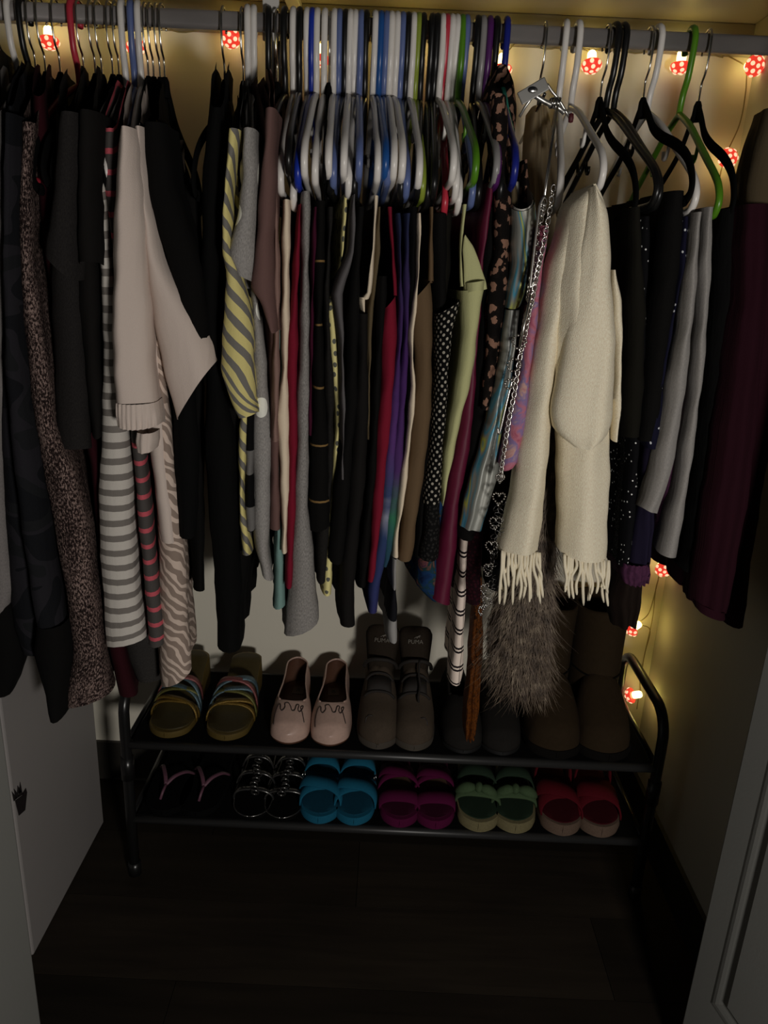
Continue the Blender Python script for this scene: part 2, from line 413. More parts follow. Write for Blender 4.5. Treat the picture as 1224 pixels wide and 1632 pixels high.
dotv, dotf = lathe([(0.0001, 0.0012), (0.0022, 0.0010), (0.0036, 0.0001), (0.0039, -0.0014)], 10)
BULBS = [((78, 57), (0.1, -.25, -1)), ((216, 66), (.25, -.35, -1)), ((368, 53), (0, -1.0, -.8)), ((510, 86), (0, -.2, -1)), ((656, 88), (.1, -.2, -1)), ((800, 101), (0, -.15, -1)),
         ((943, 95), (0, -.4, -1)), ((1085, 96), (0, -.1, -1)), ((1201, 99), (.15, -1, -.2)), ((1159, 253), (-.1, -1, .2)), ((1057, 906), (-.1, -1, -.15)), ((1008, 1001), (-1, -.4, -.5)), ((1008, 1108), (-.8, .5, -.5))]
WP = []
for (px, py), dr in BULBS:
    p_ = at(px, py + (6 if py < 110 else 0), 0.262); dr = Vector(dr).normalized()
    q = dr.to_track_quat('Z', 'Y').to_matrix().to_4x4()
    Mx = Matrix.Translation(Vector(p_) - sl.location) @ q
    c_ = shared('cap', 'mushroom_cap', capv, capf, M_CAP, sl); c_.matrix_local = Mx
    b_ = shared('bulb', 'bulb', bulbv, bulbf, M_BULB, sl); b_.matrix_local = Mx
    for rr, hh, nn, ph, tilt in ((0.0, 0.0153, 1, 0, 0), (0.0108, 0.0130, 5, 0.3, 0.65), (0.0168, 0.0058, 7, 0.0, 1.25)):
        for k in range(nn):
            a = ph + 2 * math.pi * k / nn
            d_ = shared('dot', 'dot', dotv, dotf, M_DOT, c_)
            d_.matrix_local = Matrix.Translation((rr * math.cos(a), rr * math.sin(a), hh)) @ Matrix.Rotation(a, 4, 'Z') @ Matrix.Rotation(tilt, 4, 'Y')
    back = Vector(p_) - dr * 0.034
    L_ = bpy.data.lights.new('bulb_glow', 'POINT'); L_.energy = BULB_W; L_.color = BULB_COL; L_.shadow_soft_size = 0.008
    lo = bpy.data.objects.new('bulb_glow', L_); COL.objects.link(lo); lo.parent = sl
    lo.location = Vector(p_) - dr * 0.027 - sl.location + Vector((0, -0.012, 0))
    e_ = Vector(p_) - dr * 0.021; WP.append((tuple(e_), dr))
pts = [(-1.0, 0.285, 1.605)]
for i, (e_, dr) in enumerate(WP[:9]):
    pts += [(e_[0] - 0.03, 0.285, 1.612), e_, (e_[0] + 0.03, 0.285, 1.612), (e_[0] + 0.08, 0.287, 1.602)] if i < 8 else [(e_[0] - 0.05, 0.287, 1.61), e_]
mk('wire', *tube(resample(pts, 160), 0.0012, 6), M_WIRE, sl)
pts = [WP[8][0], at(1188, 150, 0.285), at(1178, 200, 0.287), WP[9][0], at(1140, 330, 0.287), at(1110, 520, 0.288), at(1085, 700, 0.288), WP[10][0], at(1045, 940, 0.288), at(1040, 985, .288), at(1028, 1040, .288), at(1020, 1085, .288), WP[12][0]]
mk('wire', *tube(resample(pts, 140), 0.0012, 6), M_WIRE, sl)
pts = [at(1049, 925, 0.286), at(1035, 975, 0.286), WP[11][0], at(1036, 1005, 0.288), at(1026, 1050, .288), at(1015, 1130, .286)]
mk('wire', *tube(resample(pts, 60), 0.0012, 6), M_WIRE, sl)
# ------------------------------------------------------------------ hangers
HP = [(0.0195 * math.sin(a), -0.0024 + 0.0195 * math.cos(a)) for a in np.linspace(2.1, -math.pi / 2, 14)]      # (y, z) over the rod, back to front
def yz(pts): return [(0.0, a, b if b > -0.03 else b - 0.008) for a, b in pts]
def tub_mesh():
    hook = resample(yz(HP + [(-0.019, -0.018), (-0.014, -0.04), (-0.004, -0.058), (0.0, -0.075), (0.0, -0.088)]), 44)
    half = [(-0.012, -0.090), (-0.06, -0.112), (-0.13, -0.155), (-0.178, -0.184), (-0.198, -0.200), (-0.2075, -0.217), (-0.202, -0.231), (-0.187, -0.236), (-0.12, -0.2365)]
    body = resample(yz([(0, -0.0875)] + half + [(0, -0.2365)] + [(-a, b) for a, b in half[::-1]]), 76, closed=True)
    return join([tube(hook, 0.0048, 8), tube(body, 0.0048, 8, closed=True), tube(resample(yz([(-0.10, -0.139), (-0.095, -0.158), (-0.085, -0.16), (-0.083, -0.150)]), 8), 0.0026, 6),
                 tube(resample(yz([(0.10, -0.139), (0.095, -0.158), (0.085, -0.16), (0.083, -0.150)]), 8), 0.0026, 6)])
def wire_hook(drop=0.078):
    return tube(resample(yz([(a * 0.92, b) for a, b in HP] + [(-0.018, -0.018), (-0.012, -0.034), (-0.002, -0.045), (0.0, -0.06), (0.0, -drop)]), 44), 0.0017, 6)
def velvet_mesh():
    half = [(-0.010, -0.083), (-0.028, -0.100), (-0.05, -0.122), (-0.085, -0.142), (-0.14, -0.166), (-0.178, -0.190), (-0.197, -0.215), (-0.200, -0.232), (-0.19, -0.2415), (-0.17, -0.243)]
    body = resample(yz([(0, -0.0795)] + half + [(0, -0.243)] + [(-a, b) for a, b in half[::-1]]), 80, closed=True)
    return join([tube(body, 0.0027, 10, closed=True, flat=2.7), tube(yz([(0, -0.068), (0, -0.074), (0, -0.095)]), [0.0035, 0.006, 0.008], 10)])
PL = {n: plain(n + '_hanger_plastic', c, 0.32, 0, 0.45) for n, c in dict(
    white=(0.80, 0.765, 0.72, 1), black=(0.007, 0.007, 0.007, 1), royal=(0.012, 0.035, 0.36, 1), periwinkle=(0.12, 0.165, 0.36, 1), blue=(0.015, 0.085, 0.30, 1),
    lime=(0.26, 0.33, 0.04, 1), green=(0.085, 0.24, 0.012, 1), red=(0.52, 0.035, 0.06, 1), purple=(0.085, 0.015, 0.12, 1), grey=(0.28, 0.27, 0.265, 1), navy=(0.012, 0.02, 0.22, 1)).items()}
M_VELVET = plain('black_velvet_flock', (0.005, 0.005, 0.005, 1), 0.95, 0, 0.05, grain=0.3, gs=500)
M_CHROME = plain('bright_chrome_wire', (0.55, 0.54, 0.52, 1), 0.18, 1.0)
TV, TF = tub_mesh(); VV, VF = velvet_mesh(); WV, WF = wire_hook()
HG = 'hangers on the closet rod'
def hanger(px, kind, colour, holds, end=None, py=55, lean=0.0):
    p_ = at(px, py, 0.0); X = p_[0]
    yaw = 0.0; tilt = random.uniform(-0.03, 0.03)
    if end is not None:
        tilt = -max(-0.11, min(0.11, (322 - end[1]) / 1080 / 0.2)) if end[1] > 240 else tilt
        xe = at(end[0], end[1], -0.2)[0]; yaw = math.asin(max(-0.35, min(0.35, (xe - X) / 0.2)))
    if kind == 'tub':
        o = shared(('tub', colour), 'plastic_hanger', TV, TF, PL[colour], None)
        word = {'royal': 'royal blue', 'blue': 'bright blue', 'periwinkle': 'pale blue', 'lime': 'lime green', 'navy': 'deep blue'}.get(colour, colour)
        tag(o, '%s tubular plastic hanger %s' % (word, holds), 'hanger', HG)
    else:
        o = empty('velvet_hanger', (0, 0, 0))
        tag(o, 'slim black velvet hanger with wire hook %s' % holds, 'hanger', HG)
        shared('velvet', 'shoulder_bar', VV, VF, M_VELVET, o); shared('whook', 'hook', WV, WF, M_CHROME, o)
    o.location = (X, 0, ZR); o.rotation_euler = (tilt, lean, yaw)
    return o

# ------------------------------------------------------------------ garments
def shoulder(y, yf=-0.205):
    s = abs(y); return 0.085 * float(np.clip((abs(yf) - s) / 0.15, 0, 1)) ** 0.85
def tanktop(y, yf=-0.2):
    s = abs(y)
    return float(np.interp(s, [0, 0.05, 0.08, 0.10, 0.125, 0.16, 0.2], [0.01, 0.03, 0.10, 0.155, 0.13, 0.04, 0]))
def loft(rows, Yf=-0.21, Yb=0.19, Xh=None, rise=None, nv=40, fold=0.006, lam=0.11, taper=0.7, seed=0, nk=7, pleat=0.0, pn=2.0, cap=0.022, wob=0.0008, backgrow=0.0):
    rg = np.random.default_rng(seed + 11)
    A = []
    for r in rows:
        if len(r) == 3: yl, xl, xr = r; yr = yl
        else: xl, yl, xr, yr = r
        L = at(xl, yl, Yf + 0.006); R = at(xr, yr, Yf + 0.006); A.append((L[0], L[2], R[0], R[2]))
    A = np.array(A)
    if len(A) == 2: D_ = A[0] + (A[1] - A[0]) * np.linspace(0, 1, 200)[:, None]
    else:
        # shape-preserving: dense linear interpolation then light smoothing keeps traced edges
        tt = np.linspace(0, len(A) - 1, 240); D_ = np.stack([np.interp(tt, np.arange(len(A)), A[:, c]) for c in range(4)], 1)
        k_ = np.ones(13) / 13; pad = np.vstack([D_[:1]] * 6 + [D_] + [D_[-1:]] * 6)
        D_ = np.stack([np.convolve(pad[:, c], k_, 'valid') for c in range(4)], 1); D_[0] = A[0]; D_[-1] = A[-1]
    mid = (D_[:, :2] + D_[:, 2:]) / 2
    s = np.concatenate([[0], np.cumsum(np.linalg.norm(np.diff(mid, axis=0), axis=1))]); Ln = s[-1]
    q = np.linspace(0, 1, nv) ** 1.15 * Ln
    D_ = np.stack([np.interp(q, s, D_[:, c]) for c in range(4)], 1)
    D = Yb - Yf; rc = min(cap, D * 0.45)
    loop = []
    for a in np.linspace(-math.pi / 2, math.pi / 2, nk): loop.append((math.sin(a), Yf + rc * (1 - math.cos(a)))) if nk < 12 else None
    if nk >= 12:
        for k in np.linspace(-1, 1, nk): loop.append((k, Yf + rc * (1 - math.sqrt(max(0, 1 - k * k)) ) ))
    ns = max(2, int(D / 0.022)); side = np.linspace(Yf + rc, Yb - rc, ns + 2)[1:-1]
    loop += [(1.0, y) for y in side]
    nb = 5 if nk < 12 else nk
    loop += [(math.cos(a), Yb - rc + rc * math.sin(a)) for a in np.linspace(0, math.pi, nb)]
    loop += [(-1.0, y) for y in side[::-1]]
    ph = rg.uniform(0, 6.28, 4); nl = len(loop); V = []; UV = []
    shift = 0.0
    if Xh is not None: shift = float(np.clip(Xh - (D_[0, 0] + D_[0, 2]) / 2, -0.06, 0.06))
    ph2 = rg.uniform(0, 6.28)
    for i in range(nv):
        v = i / (nv - 1); mx = (D_[i, 0] + D_[i, 2]) / 2; mz = (D_[i, 1] + D_[i, 3]) / 2
        hx = (D_[i, 2] - D_[i, 0]) / 2; hz = (D_[i, 3] - D_[i, 1]) / 2
        uu = 0.0; prev = None
        for (k, y) in loop:
            t_ = (y - Yf) / D; g = 1 + (taper - 1) * t_
            w_ = min(1.0, t_ * 3.0)
            fx = fold * (0.35 + 0.65 * v) * w_ * (math.sin(6.283 * y / lam + ph[0] + 1.3 * math.sin(2.5 * v + ph[1])) + 0.45 * math.sin(6.283 * y / (lam * 0.47) + ph[2] + 2 * v))
            jw = wob * (math.sin(9 * q[i] * 6 + ph[3] + 2 * k) + 0.6 * math.sin(q[i] * 131 + ph[1] + k))
            x = mx + k * (hx * g + backgrow * t_ * (0.3 + 0.7 * v)) + shift * min(1.6, t_ * D / max(0.02, -Yf if Yf < 0 else 0.2)) + fx + jw
            z = mz + k * hz * g
            if rise is not None: z += rise(y) * math.exp(-q[i] / 0.075)
            yy = y
            if pleat: yy += pleat * (0.5 + 0.5 * v) * (math.cos(pn * math.pi * k + ph[0] + 0.8 * math.sin(3 * v + ph[1])) + 0.25 * math.cos(1.7 * pn * math.pi * k + ph[2] + 2 * v)) * (0.75 + 0.35 * math.sin(4 * v + 2 * k + ph[3]))
            if i == nv - 1: z += 0.003 * math.sin(y * 60 + ph[2])
            P_ = (x, yy, z)
            if prev is not None: uu += math.dist(P_, prev)
            prev = P_; V.append(P_); UV.append((uu, q[i]))
    Fc = [(i * nl + j, i * nl + (j + 1) % nl, (i + 1) * nl + (j + 1) % nl, (i + 1) * nl + j) for i in range(nv - 1) for j in range(nl)]
    return V, Fc, UV
GG = 'clothes hanging on the rod'; _seed = [0]
def garment(name, label, cat, parts, mat=None, group=GG):
    """parts: list of (part name, rows, options, material)"""
    _seed[0] += 1
    if len(parts) == 1:
        pn_, rows, op, mt = parts[0]
        V, Fc, UV = loft(rows, seed=_seed[0], **op)
        o = mk(name, V, Fc, mt or mat, uv=UV)
    else:
        built = [(pn_, loft(rows, seed=_seed[0] * 7 + i, **op), mt or mat) for i, (pn_, rows, op, mt) in enumerate(parts)]
        allv = np.vstack([np.array(b[1][0]) for b in built])
        o = empty(name, ((allv[:, 0].min() + allv[:, 0].max()) / 2, -0.02, allv[:, 2].min()))
        for pn_, (V, Fc, UV), mt in built: mk(pn_, V, Fc, mt, o, uv=UV)
    tag(o, label, cat, group)
    return o
def hx(px, py=55): return at(px, py, 0.0)[0]
B = 'body'; SL = 'sleeve'; SP = 'strap'
SLV = dict(Yf=-0.245, Yb=-0.13, fold=0.003, cap=0.03, nv=26)
STR = dict(Yf=-0.185, Yb=-0.165, fold=0.0, cap=0.008, nv=14, taper=1.0, wob=0.0005)
TEE = dict(rise=shoulder)
# cloth colours
K = O(9, 8, 8, 1.2)
M_BLACK = [fabric('black_jersey_' + a, c, wr=r) for a, c, r in (('soft', (0.0045, 0.0042, 0.004, 1), 1.0), ('deep', (0.003, 0.003, 0.003, 1), 1.95), ('washed', (0.009, 0.008, 0.0075, 1), 0.8), ('olive', (0.0085, 0.0078, 0.0055, 1), 0.9))]
M_CHAR = fabric('charcoal_jersey', O(38, 36, 35), 'heather', O(28, 26, 26))
M_CHAR2 = fabric('charcoal_knit', O(34, 32, 30), 'heather', O(24, 23, 22))
M_MAROON = fabric('maroon_jersey', O(42, 12, 18))
M_TWEED = fabric('marled_brown_knit', O(26, 19, 18), 'tweed', O(135, 115, 108), extra=O(52, 40, 38), weave=1.0)
M_CAMO = fabric('dark_camouflage_fleece', O(20, 21, 24), 'camo', O(33, 32, 36), extra=O(26, 27, 29))
M_LGREY = fabric('light_grey_fleece', O(92, 88, 86, 1.95), 'heather', O(78, 75, 74, 1.95))
M_STRIPE = fabric('grey_white_striped_jersey', O(140, 136, 130, 1.95), 'stripe', O(84, 80, 76, 1.95), p=0.0235, d=0.42)
M_PINKST = fabric('grey_jersey_pink_stripes', O(72, 68, 66), 'stripe', O(182, 82, 92), p=0.0255, d=0.27)
M_WHITE = fabric('white_cotton', O(162, 150, 142, 1.5), wr=0.7)
M_ZEBRA = fabric('zebra_print_jersey', O(100, 88, 80, 1.95), 'zebra', O(146, 132, 122, 1.95))
M_TAUPE = fabric('taupe_ribbed_cotton', O(62, 54, 46))
M_YELST = fabric('yellow_grey_striped_jersey', O(150, 141, 92, 1.95), 'stripe', O(80, 78, 74, 1.95), p=0.028, d=0.45, rot=-0.9)
M_BWST = fabric('black_grey_banded_jersey', O(10, 10, 11), 'stripe', O(100, 98, 96), p=0.085, d=0.42)
M_HEATH = fabric('grey_marl_white_dots', O(112, 109, 106, 1.95), 'bigdots', O(178, 170, 160, 1.95), p=0.075, d=0.16, extra=O(86, 84, 82, 1.95))
M_GREYM = fabric('grey_marl_jersey', O(106, 103, 100, 1.95), 'heather', O(74, 72, 70, 1.95))
M_MAUVE = fabric('mauve_cotton', O(98, 74, 70), wr=0.8)
M_MAUVEP = fabric('dusty_pink_cotton', O(128, 102, 94))
M_CREAM = fabric('cream_cotton', O(158, 146, 128, 1.95))
M_CRIM = fabric('crimson_jersey', O(112, 22, 40))
M_WINE = fabric('wine_satin', O(84, 15, 42), rough=0.55, spec=0.3, weave=0.05)
M_BURG = fabric('burgundy_knit', O(34, 9, 18))
M_PLUM = fabric('dark_plum_jersey', O(60, 16, 36))
M_DARKWINE = fabric('dark_wine_lace', O(26, 9, 14), 'dots', O(44, 14, 22), p=0.007, d=0.8, extra=0.3)
M_GOLDL = fabric('black_knit_gold_lines', O(12, 11, 10), 'stripe', O(122, 96, 58), p=0.083, d=0.034)
M_STARS = fabric('yellow_print_dark_stars', O(160, 152, 104, 1.95), 'dots', O(66, 66, 60, 1.95), p=0.018, d=0.6, extra=0.2)
M_LAV = fabric('lavender_grey_jersey', O(86, 83, 84))
M_TAN = fabric('olive_tan_cotton', O(88, 76, 56))
M_TIE1 = fabric('tie_dye_purple_blue', O(70, 40, 90), 'bands', p=0.60, d=0.30, extra=[(0.0, O(30, 36, 60)), (0.30, O(62, 38, 86)), (0.50, O(80, 48, 104)), (0.62, O(52, 64, 98)), (0.70, O(130, 132, 150)), (0.76, O(42, 58, 94)), (1.0, O(48, 42, 92))])
M_TIE2 = fabric('tie_dye_purple_green', O(70, 40, 90), 'bands', p=0.55, d=0.25, extra=[(0.0, O(34, 40, 66)), (0.35, O(64, 36, 88)), (0.62, O(70, 44, 92)), (0.76, O(48, 104, 78)), (0.84, O(38, 70, 82)), (1.0, O(36, 56, 84))])
M_BROWN = fabric('brown_stretch_jersey', O(92, 74, 54))
M_POLKA = fabric('black_cotton_white_dots', O(10, 10, 10), 'dots', O(158, 152, 140), p=0.0082, d=0.12, extra=0.25, rot=0.785)
M_LACE = fabric('black_lace', O(12, 12, 12), 'dots', O(34, 33, 32), p=0.006, d=0.8, extra=0.3)
M_SAGE = fabric('sage_green_ribbed_cotton', O(128, 128, 92, 1.95))
M_FLORAL = fabric('blue_floral_print', O(24, 34, 74), 'blotch', p=0.03, extra=[(0.30, O(14, 18, 44)), (0.46, O(22, 50, 88)), (0.54, O(26, 50, 46)), (0.62, O(110, 66, 64)), (0.70, O(18, 30, 64))])
M_CHECK = fabric('navy_white_banded_knit', O(20, 20, 24), 'stripe', O(140, 138, 136), p=0.1, d=0.48)
M_LEO = fabric('leopard_print_chiffon', O(14, 11, 10), 'leopard', O(20, 15, 13), p=0.016, extra=O(128, 96, 80))
M_TEAL = fabric('teal_satin', O(34, 96, 82), rough=0.6)
M_MINT = fabric('pale_teal_cotton', O(112, 142, 136))
M_HOLO = fabric('holographic_silver', O(108, 108, 102, 1.95), 'holo', O(128, 128, 118, 1.95), extra=O(100, 102, 98, 1.95), rough=0.42, spec=0.5, metal=0.25, weave=0.02)
M_HOLOW = fabric('holographic_white_lining', O(150, 148, 142, 1.95))
M_PINKLACE = fabric('pink_lilac_lace', O(150, 92, 110), 'blotch', p=0.035, extra=[(0.32, O(136, 58, 84)), (0.45, O(168, 104, 118)), (0.55, O(116, 104, 146)), (0.63, O(176, 140, 132)), (0.75, O(140, 60, 90))])
M_BLUSH = fabric('blush_print_black_lines', O(186, 156, 146, 1.95), 'double', O(22, 18, 20, 1.95), p=0.0335, d=0.055)
M_ORANGE = fabric('orange_brown_print_silk', O(80, 44, 14), 'blotch', p=0.012, extra=[(0.35, O(30, 16, 8)), (0.5, O(96, 52, 14)), (0.6, O(50, 24, 10)), (0.75, O(110, 66, 26))], rough=0.55)
M_SEQ = fabric('black_sequin_cloth', (0.004, 0.004, 0.005, 1), 'sparkle', (0.75, 0.75, 0.72, 1), p=0.006, d=0.20)
M_GALAXY = fabric('navy_speckled_cloth', O(18, 18, 36), 'sparkle', (0.7, 0.72, 0.75, 1), p=0.007, d=0.22)
M_SKIRTG = fabric('soft_grey_jersey', O(104, 101, 98, 1.95), 'heather', O(92, 90, 88, 1.95))
M_PURPLE = fabric('purple_patterned_cotton', O(64, 34, 56), 'blotch', p=0.012, extra=[(0.4, O(60, 32, 54)), (0.6, O(74, 40, 64)), (0.66, O(28, 16, 28))])
M_NAVYP = fabric('dark_indigo_cotton', O(26, 22, 40))
M_SHEER = fabric('dark_brown_sheer', O(30, 22, 18))
M_KHAKI = fabric('khaki_twill', O(72, 62, 46))
M_TAUPEL = fabric('pale_taupe_chiffon', O(150, 134, 108))
M_SCARF = fabric('cream_wool', O(178, 168, 150, 1.85), 'heather', O(160, 149, 130, 1.85), weave=0.7, wr=0.8)
def translucent(m_, col, f):
    nt = m_.node_tree; mx = nt.nodes.new('ShaderNodeMixShader'); tr = nt.nodes.new('ShaderNodeBsdfTranslucent'); tr.inputs[0].default_value = col
    out = nt.nodes['Material Output']; nt.links.new(nt.nodes['Principled BSDF'].outputs[0], mx.inputs[1]); nt.links.new(tr.outputs[0], mx.inputs[2]); mx.inputs[0].default_value = f
    nt.links.new(mx.outputs[0], out.inputs[0])
translucent(M_TAUPEL, (0.62, 0.54, 0.42, 1), 0.6)
M_FURB = fabric('grey_brown_fur_base', O(66, 54, 44))
M_FLANNEL = fabric('dark_grey_marl', O(50, 48, 46), 'heather', O(38, 36, 35))
# ------------------------------------------------------------------ left side of the rod
garment('jacket', 'black jacket at the far left edge, hem hanging lowest of the black ones there', 'jacket', [(B, [(150, -70, -20), (500, -62, -5), (900, -45, 5), (1010, -35, 30), (1060, -28, 40), (1112, -20, 20)], dict(Xh=hx(-12), **TEE), M_BLACK[0])])
garment('sweatshirt', 'light grey sweatshirt at the far left beside the camouflage hoodie', 'sweatshirt', [(B, [(180, -22, 8), (300, -18, 16), (430, -16, 26), (700, -22, 6), (840, -20, 12), (940, -20, 24), (1000, -18, 6)], dict(Xh=hx(3), **TEE), M_LGREY)])
garment('hoodie', 'dark camouflage hoodie with plain black cuffs, left of the marled knit', 'hoodie',
        [(B, [(170, 12, 26), (300, 4, 22), (500, -2, 24), (700, 0, 34), (850, 8, 50), (1000, 18, 66), (1045, 36, 70)], dict(Xh=hx(24), **TEE), M_CAMO),
         (SL, [(180, 4, 22), (400, 0, 20), (600, 2, 32), (760, 16, 54), (900, 34, 74), (1010, 52, 92)], dict(SLV), M_CAMO),
         ('cuff', [(1000, 52, 98), (1040, 48, 104), (1070, 54, 104), (1100, 64, 100), (1148, 77, 96)], dict(Yf=-0.247, Yb=-0.14, nv=14, fold=0.002), M_BLACK[0])])
garment('cardigan', 'long marled brown and white knit cardigan, hem left of the rack', 'cardigan',
        [(B, [(195, 36, 56), (300, 30, 50), (420, 30, 54), (505, 36, 66), (594, 45, 80), (682, 56, 88), (760, 70, 122), (843, 85, 142), (941, 103, 152), (1040, 117, 164), (1095, 106, 172), (98, 1136, 180, 1110)], dict(Yf=-0.226, Xh=hx(52), taper=0.8, fold=0.006, **TEE), M_TWEED)])
garment('shirt', 'maroon long shirt, hem showing below the grey and white stripes', 'shirt', [(B, [(185, 54, 78), (380, 66, 88), (500, 90, 112), (620, 116, 138), (720, 142, 160), (850, 156, 176), (1000, 166, 196), (1040, 176, 202), (1075, 182, 212), (1110, 190, 222)], dict(Yf=-0.175, Xh=hx(66), **TEE), M_MAROON)])
garment('tee_shirt', 'charcoal grey tee shirt with short sleeve beside the marled cardigan', 'shirt',
        [(B, [(185, 92, 122), (300, 86, 126), (440, 80, 130), (600, 86, 140), (718, 90, 146)], dict(Xh=hx(95), taper=1.0, **TEE), M_CHAR),
         (SL, [(178, 88, 126), (260, 82, 124), (340, 72, 122), (62, 396, 118, 450)], dict(SLV), M_CHAR)])
garment('tee_shirt', 'black tee shirt between the charcoal tee and the white blouse', 'shirt',
        [(B, [(180, 122, 150), (360, 120, 156), (500, 126, 160), (640, 142, 164), (700, 148, 166)], dict(Xh=hx(128), **TEE), M_BLACK[2]), (SL, [(175, 122, 152), (300, 116, 152), (420, 118, 158)], dict(SLV), M_BLACK[2])])
garment('long_tee', 'long grey and white striped tee with the widest stripes', 'shirt',
        [(B, [(215, 150, 168), (360, 154, 172), (520, 163, 192), (680, 160, 204), (810, 154, 210), (900, 158, 214), (975, 163, 222), (167, 1036, 231, 1024)], dict(Xh=hx(196), taper=0.8, fold=0.004, **TEE), M_STRIPE)])
garment('long_tee', 'grey tee with thin salmon pink stripes', 'shirt',
        [(B, [(205, 164, 190), (300, 166, 186), (500, 190, 214), (720, 211, 232), (850, 221, 244), (960, 232, 256), (1000, 234, 264), (1032, 236, 263)], dict(Xh=hx(200), taper=0.5, fold=0.002, **TEE), M_PINKST)])
garment('shirt', 'dark grey marl shirt hem under the pink striped tee', 'shirt', [(B, [(300, 180, 200), (700, 200, 225), (1000, 190, 248), (1050, 198, 254), (1088, 214, 256)], dict(Yf=-0.15, Yb=0.1), M_FLANNEL)])
garment('blouse', 'white cotton blouse with gathered wide sleeves', 'blouse',
        [(B, [(205, 196, 226), (400, 205, 246), (600, 222, 262), (720, 238, 268), (800, 250, 276), (862, 256, 284)], dict(Xh=hx(221), taper=0.8, rise=shoulder), M_WHITE),
         (SL, [(202, 190, 210), (240, 180, 216), (300, 175, 222), (400, 170, 228), (500, 168, 234), (600, 168, 240), (646, 175, 246)], dict(Yf=-0.262, Yb=-0.17, nk=21, pleat=0.004, pn=1.3, fold=0.0, cap=0.03), M_WHITE),
         ('gathered_cuff', [(644, 174, 248), (664, 174, 250), (684, 177, 251)], dict(Yf=-0.266, Yb=-0.17, nk=33, pleat=0.003, pn=9, fold=0.0, cap=0.03, nv=10), M_WHITE),
         (SL, [(210, 202, 228, 201), (216, 300, 236, 318), (222, 400, 262, 424), (229, 470, 300, 490), (236, 530, 318, 502), (250, 600, 336, 534), (274, 677, 344, 568)], dict(Yf=-0.235, Yb=-0.15, nk=17, pleat=0.004, pn=1.1, fold=0.0, cap=0.03), M_WHITE),
         ('hem_fold', [(690, 213, 248), (705, 210, 250), (722, 214, 246)], dict(Yf=-0.245, Yb=-0.19, nk=13, pleat=0.003, pn=3, fold=0, nv=10), M_WHITE)])
garment('dress', 'beige and brown zebra print dress, hem above the gold sandals', 'dress', [(B, [(300, 232, 246), (700, 250, 275), (862, 254, 296), (1000, 256, 302), (1060, 258, 306), (260, 1102, 308, 1076)], dict(Yf=-0.205, Yb=0.03, Xh=hx(234), taper=1.3, fold=0.005, lam=0.16), M_ZEBRA)])
garment('top', 'black top hanging open behind the white blouse', 'top', [(B, [(200, 222, 256), (300, 230, 268), (450, 262, 300), (600, 272, 310), (700, 276, 318), (800, 280, 318), (855, 286, 312)], dict(Xh=hx(246), **TEE), M_BLACK[1]), (SL, [(195, 224, 262), (300, 226, 280), (420, 262, 318), (560, 300, 332)], dict(Yf=-0.228, Yb=-0.13, fold=.003), M_BLACK[0])])
garment('tank_top', 'taupe ribbed tank top seen between the black tops on the left', 'top', [(B, [(224, 285, 300), (260, 284, 302), (500, 292, 308), (700, 300, 316)], dict(Yf=-0.10, Yb=0.18, Xh=hx(255), taper=1.0), M_TAUPE)])
garment('top', 'black scoop neck top in front of the taupe tank top', 'top', [(B, [(285, 292, 318), (400, 300, 330), (650, 300, 330), (800, 305, 330), (940, 312, 330)], dict(Yf=-0.16, Xh=hx(262)), M_BLACK[0])])
garment('trousers', 'long black trousers left of the yellow striped tee, reaching lowest there', 'trousers',
        [(B, [(172, 334, 358), (240, 326, 354), (300, 322, 352), (480, 320, 348), (600, 330, 352), (700, 326, 376), (800, 332, 381), (950, 345, 386), (1040, 348, 385)], dict(Xh=hx(356), rise=shoulder, taper=1.0), M_BLACK[1])])
garment('top', 'black knit top with ruffled edge behind the long black trousers', 'top', [(B, [(230, 348, 360), (500, 350, 372), (800, 360, 392), (900, 365, 400), (960, 370, 390), (1010, 372, 388)], dict(Yf=-0.18, Xh=hx(372)), M_BLACK[0])])
# left hangers
hanger(2, 'velvet', 'black', 'at the far left edge of the rod')
hanger(24, 'tub', 'white', 'leftmost on the rod, holding the camouflage hoodie')
hanger(42, 'tub', 'black', 'on the left between white and wire hooks')
hanger(53, 'velvet', 'black', 'holding the marled knit cardigan')
hanger(68, 'velvet', 'black', 'holding the maroon shirt')
hanger(92, 'velvet', 'black', 'holding the charcoal tee on the left')
hanger(122, 'tub', 'red', 'on the left near the maroon shirt')
hanger(130, 'velvet', 'black', 'first right of the left red hanger')
hanger(149, 'velvet', 'black', 'second right of the left red hanger')
hanger(159, 'velvet', 'black', 'third right of the left red hanger')
hanger(177, 'velvet', 'black', 'fourth right of the left red hanger')
hanger(187, 'velvet', 'black', 'just left of the white blouse hangers')
hanger(197, 'tub', 'white', 'holding the grey and white striped tee', end=(166, 200))
hanger(211, 'tub', 'periwinkle', 'between the two white blouse hangers', end=(190, 205))
hanger(222, 'tub', 'white', 'holding the white cotton blouse', end=(205, 215))
hanger(234, 'velvet', 'black', 'holding the zebra print dress')
hanger(242, 'velvet', 'black', 'holding the black top behind the blouse')
hanger(252, 'velvet', 'black', 'holding the taupe ribbed tank top')
hanger(260, 'velvet', 'black', 'holding the black scoop neck top')
hanger(357, 'velvet', 'black', 'holding the long black trousers')
hanger(387, 'velvet', 'black', 'holding the yellow striped tee')

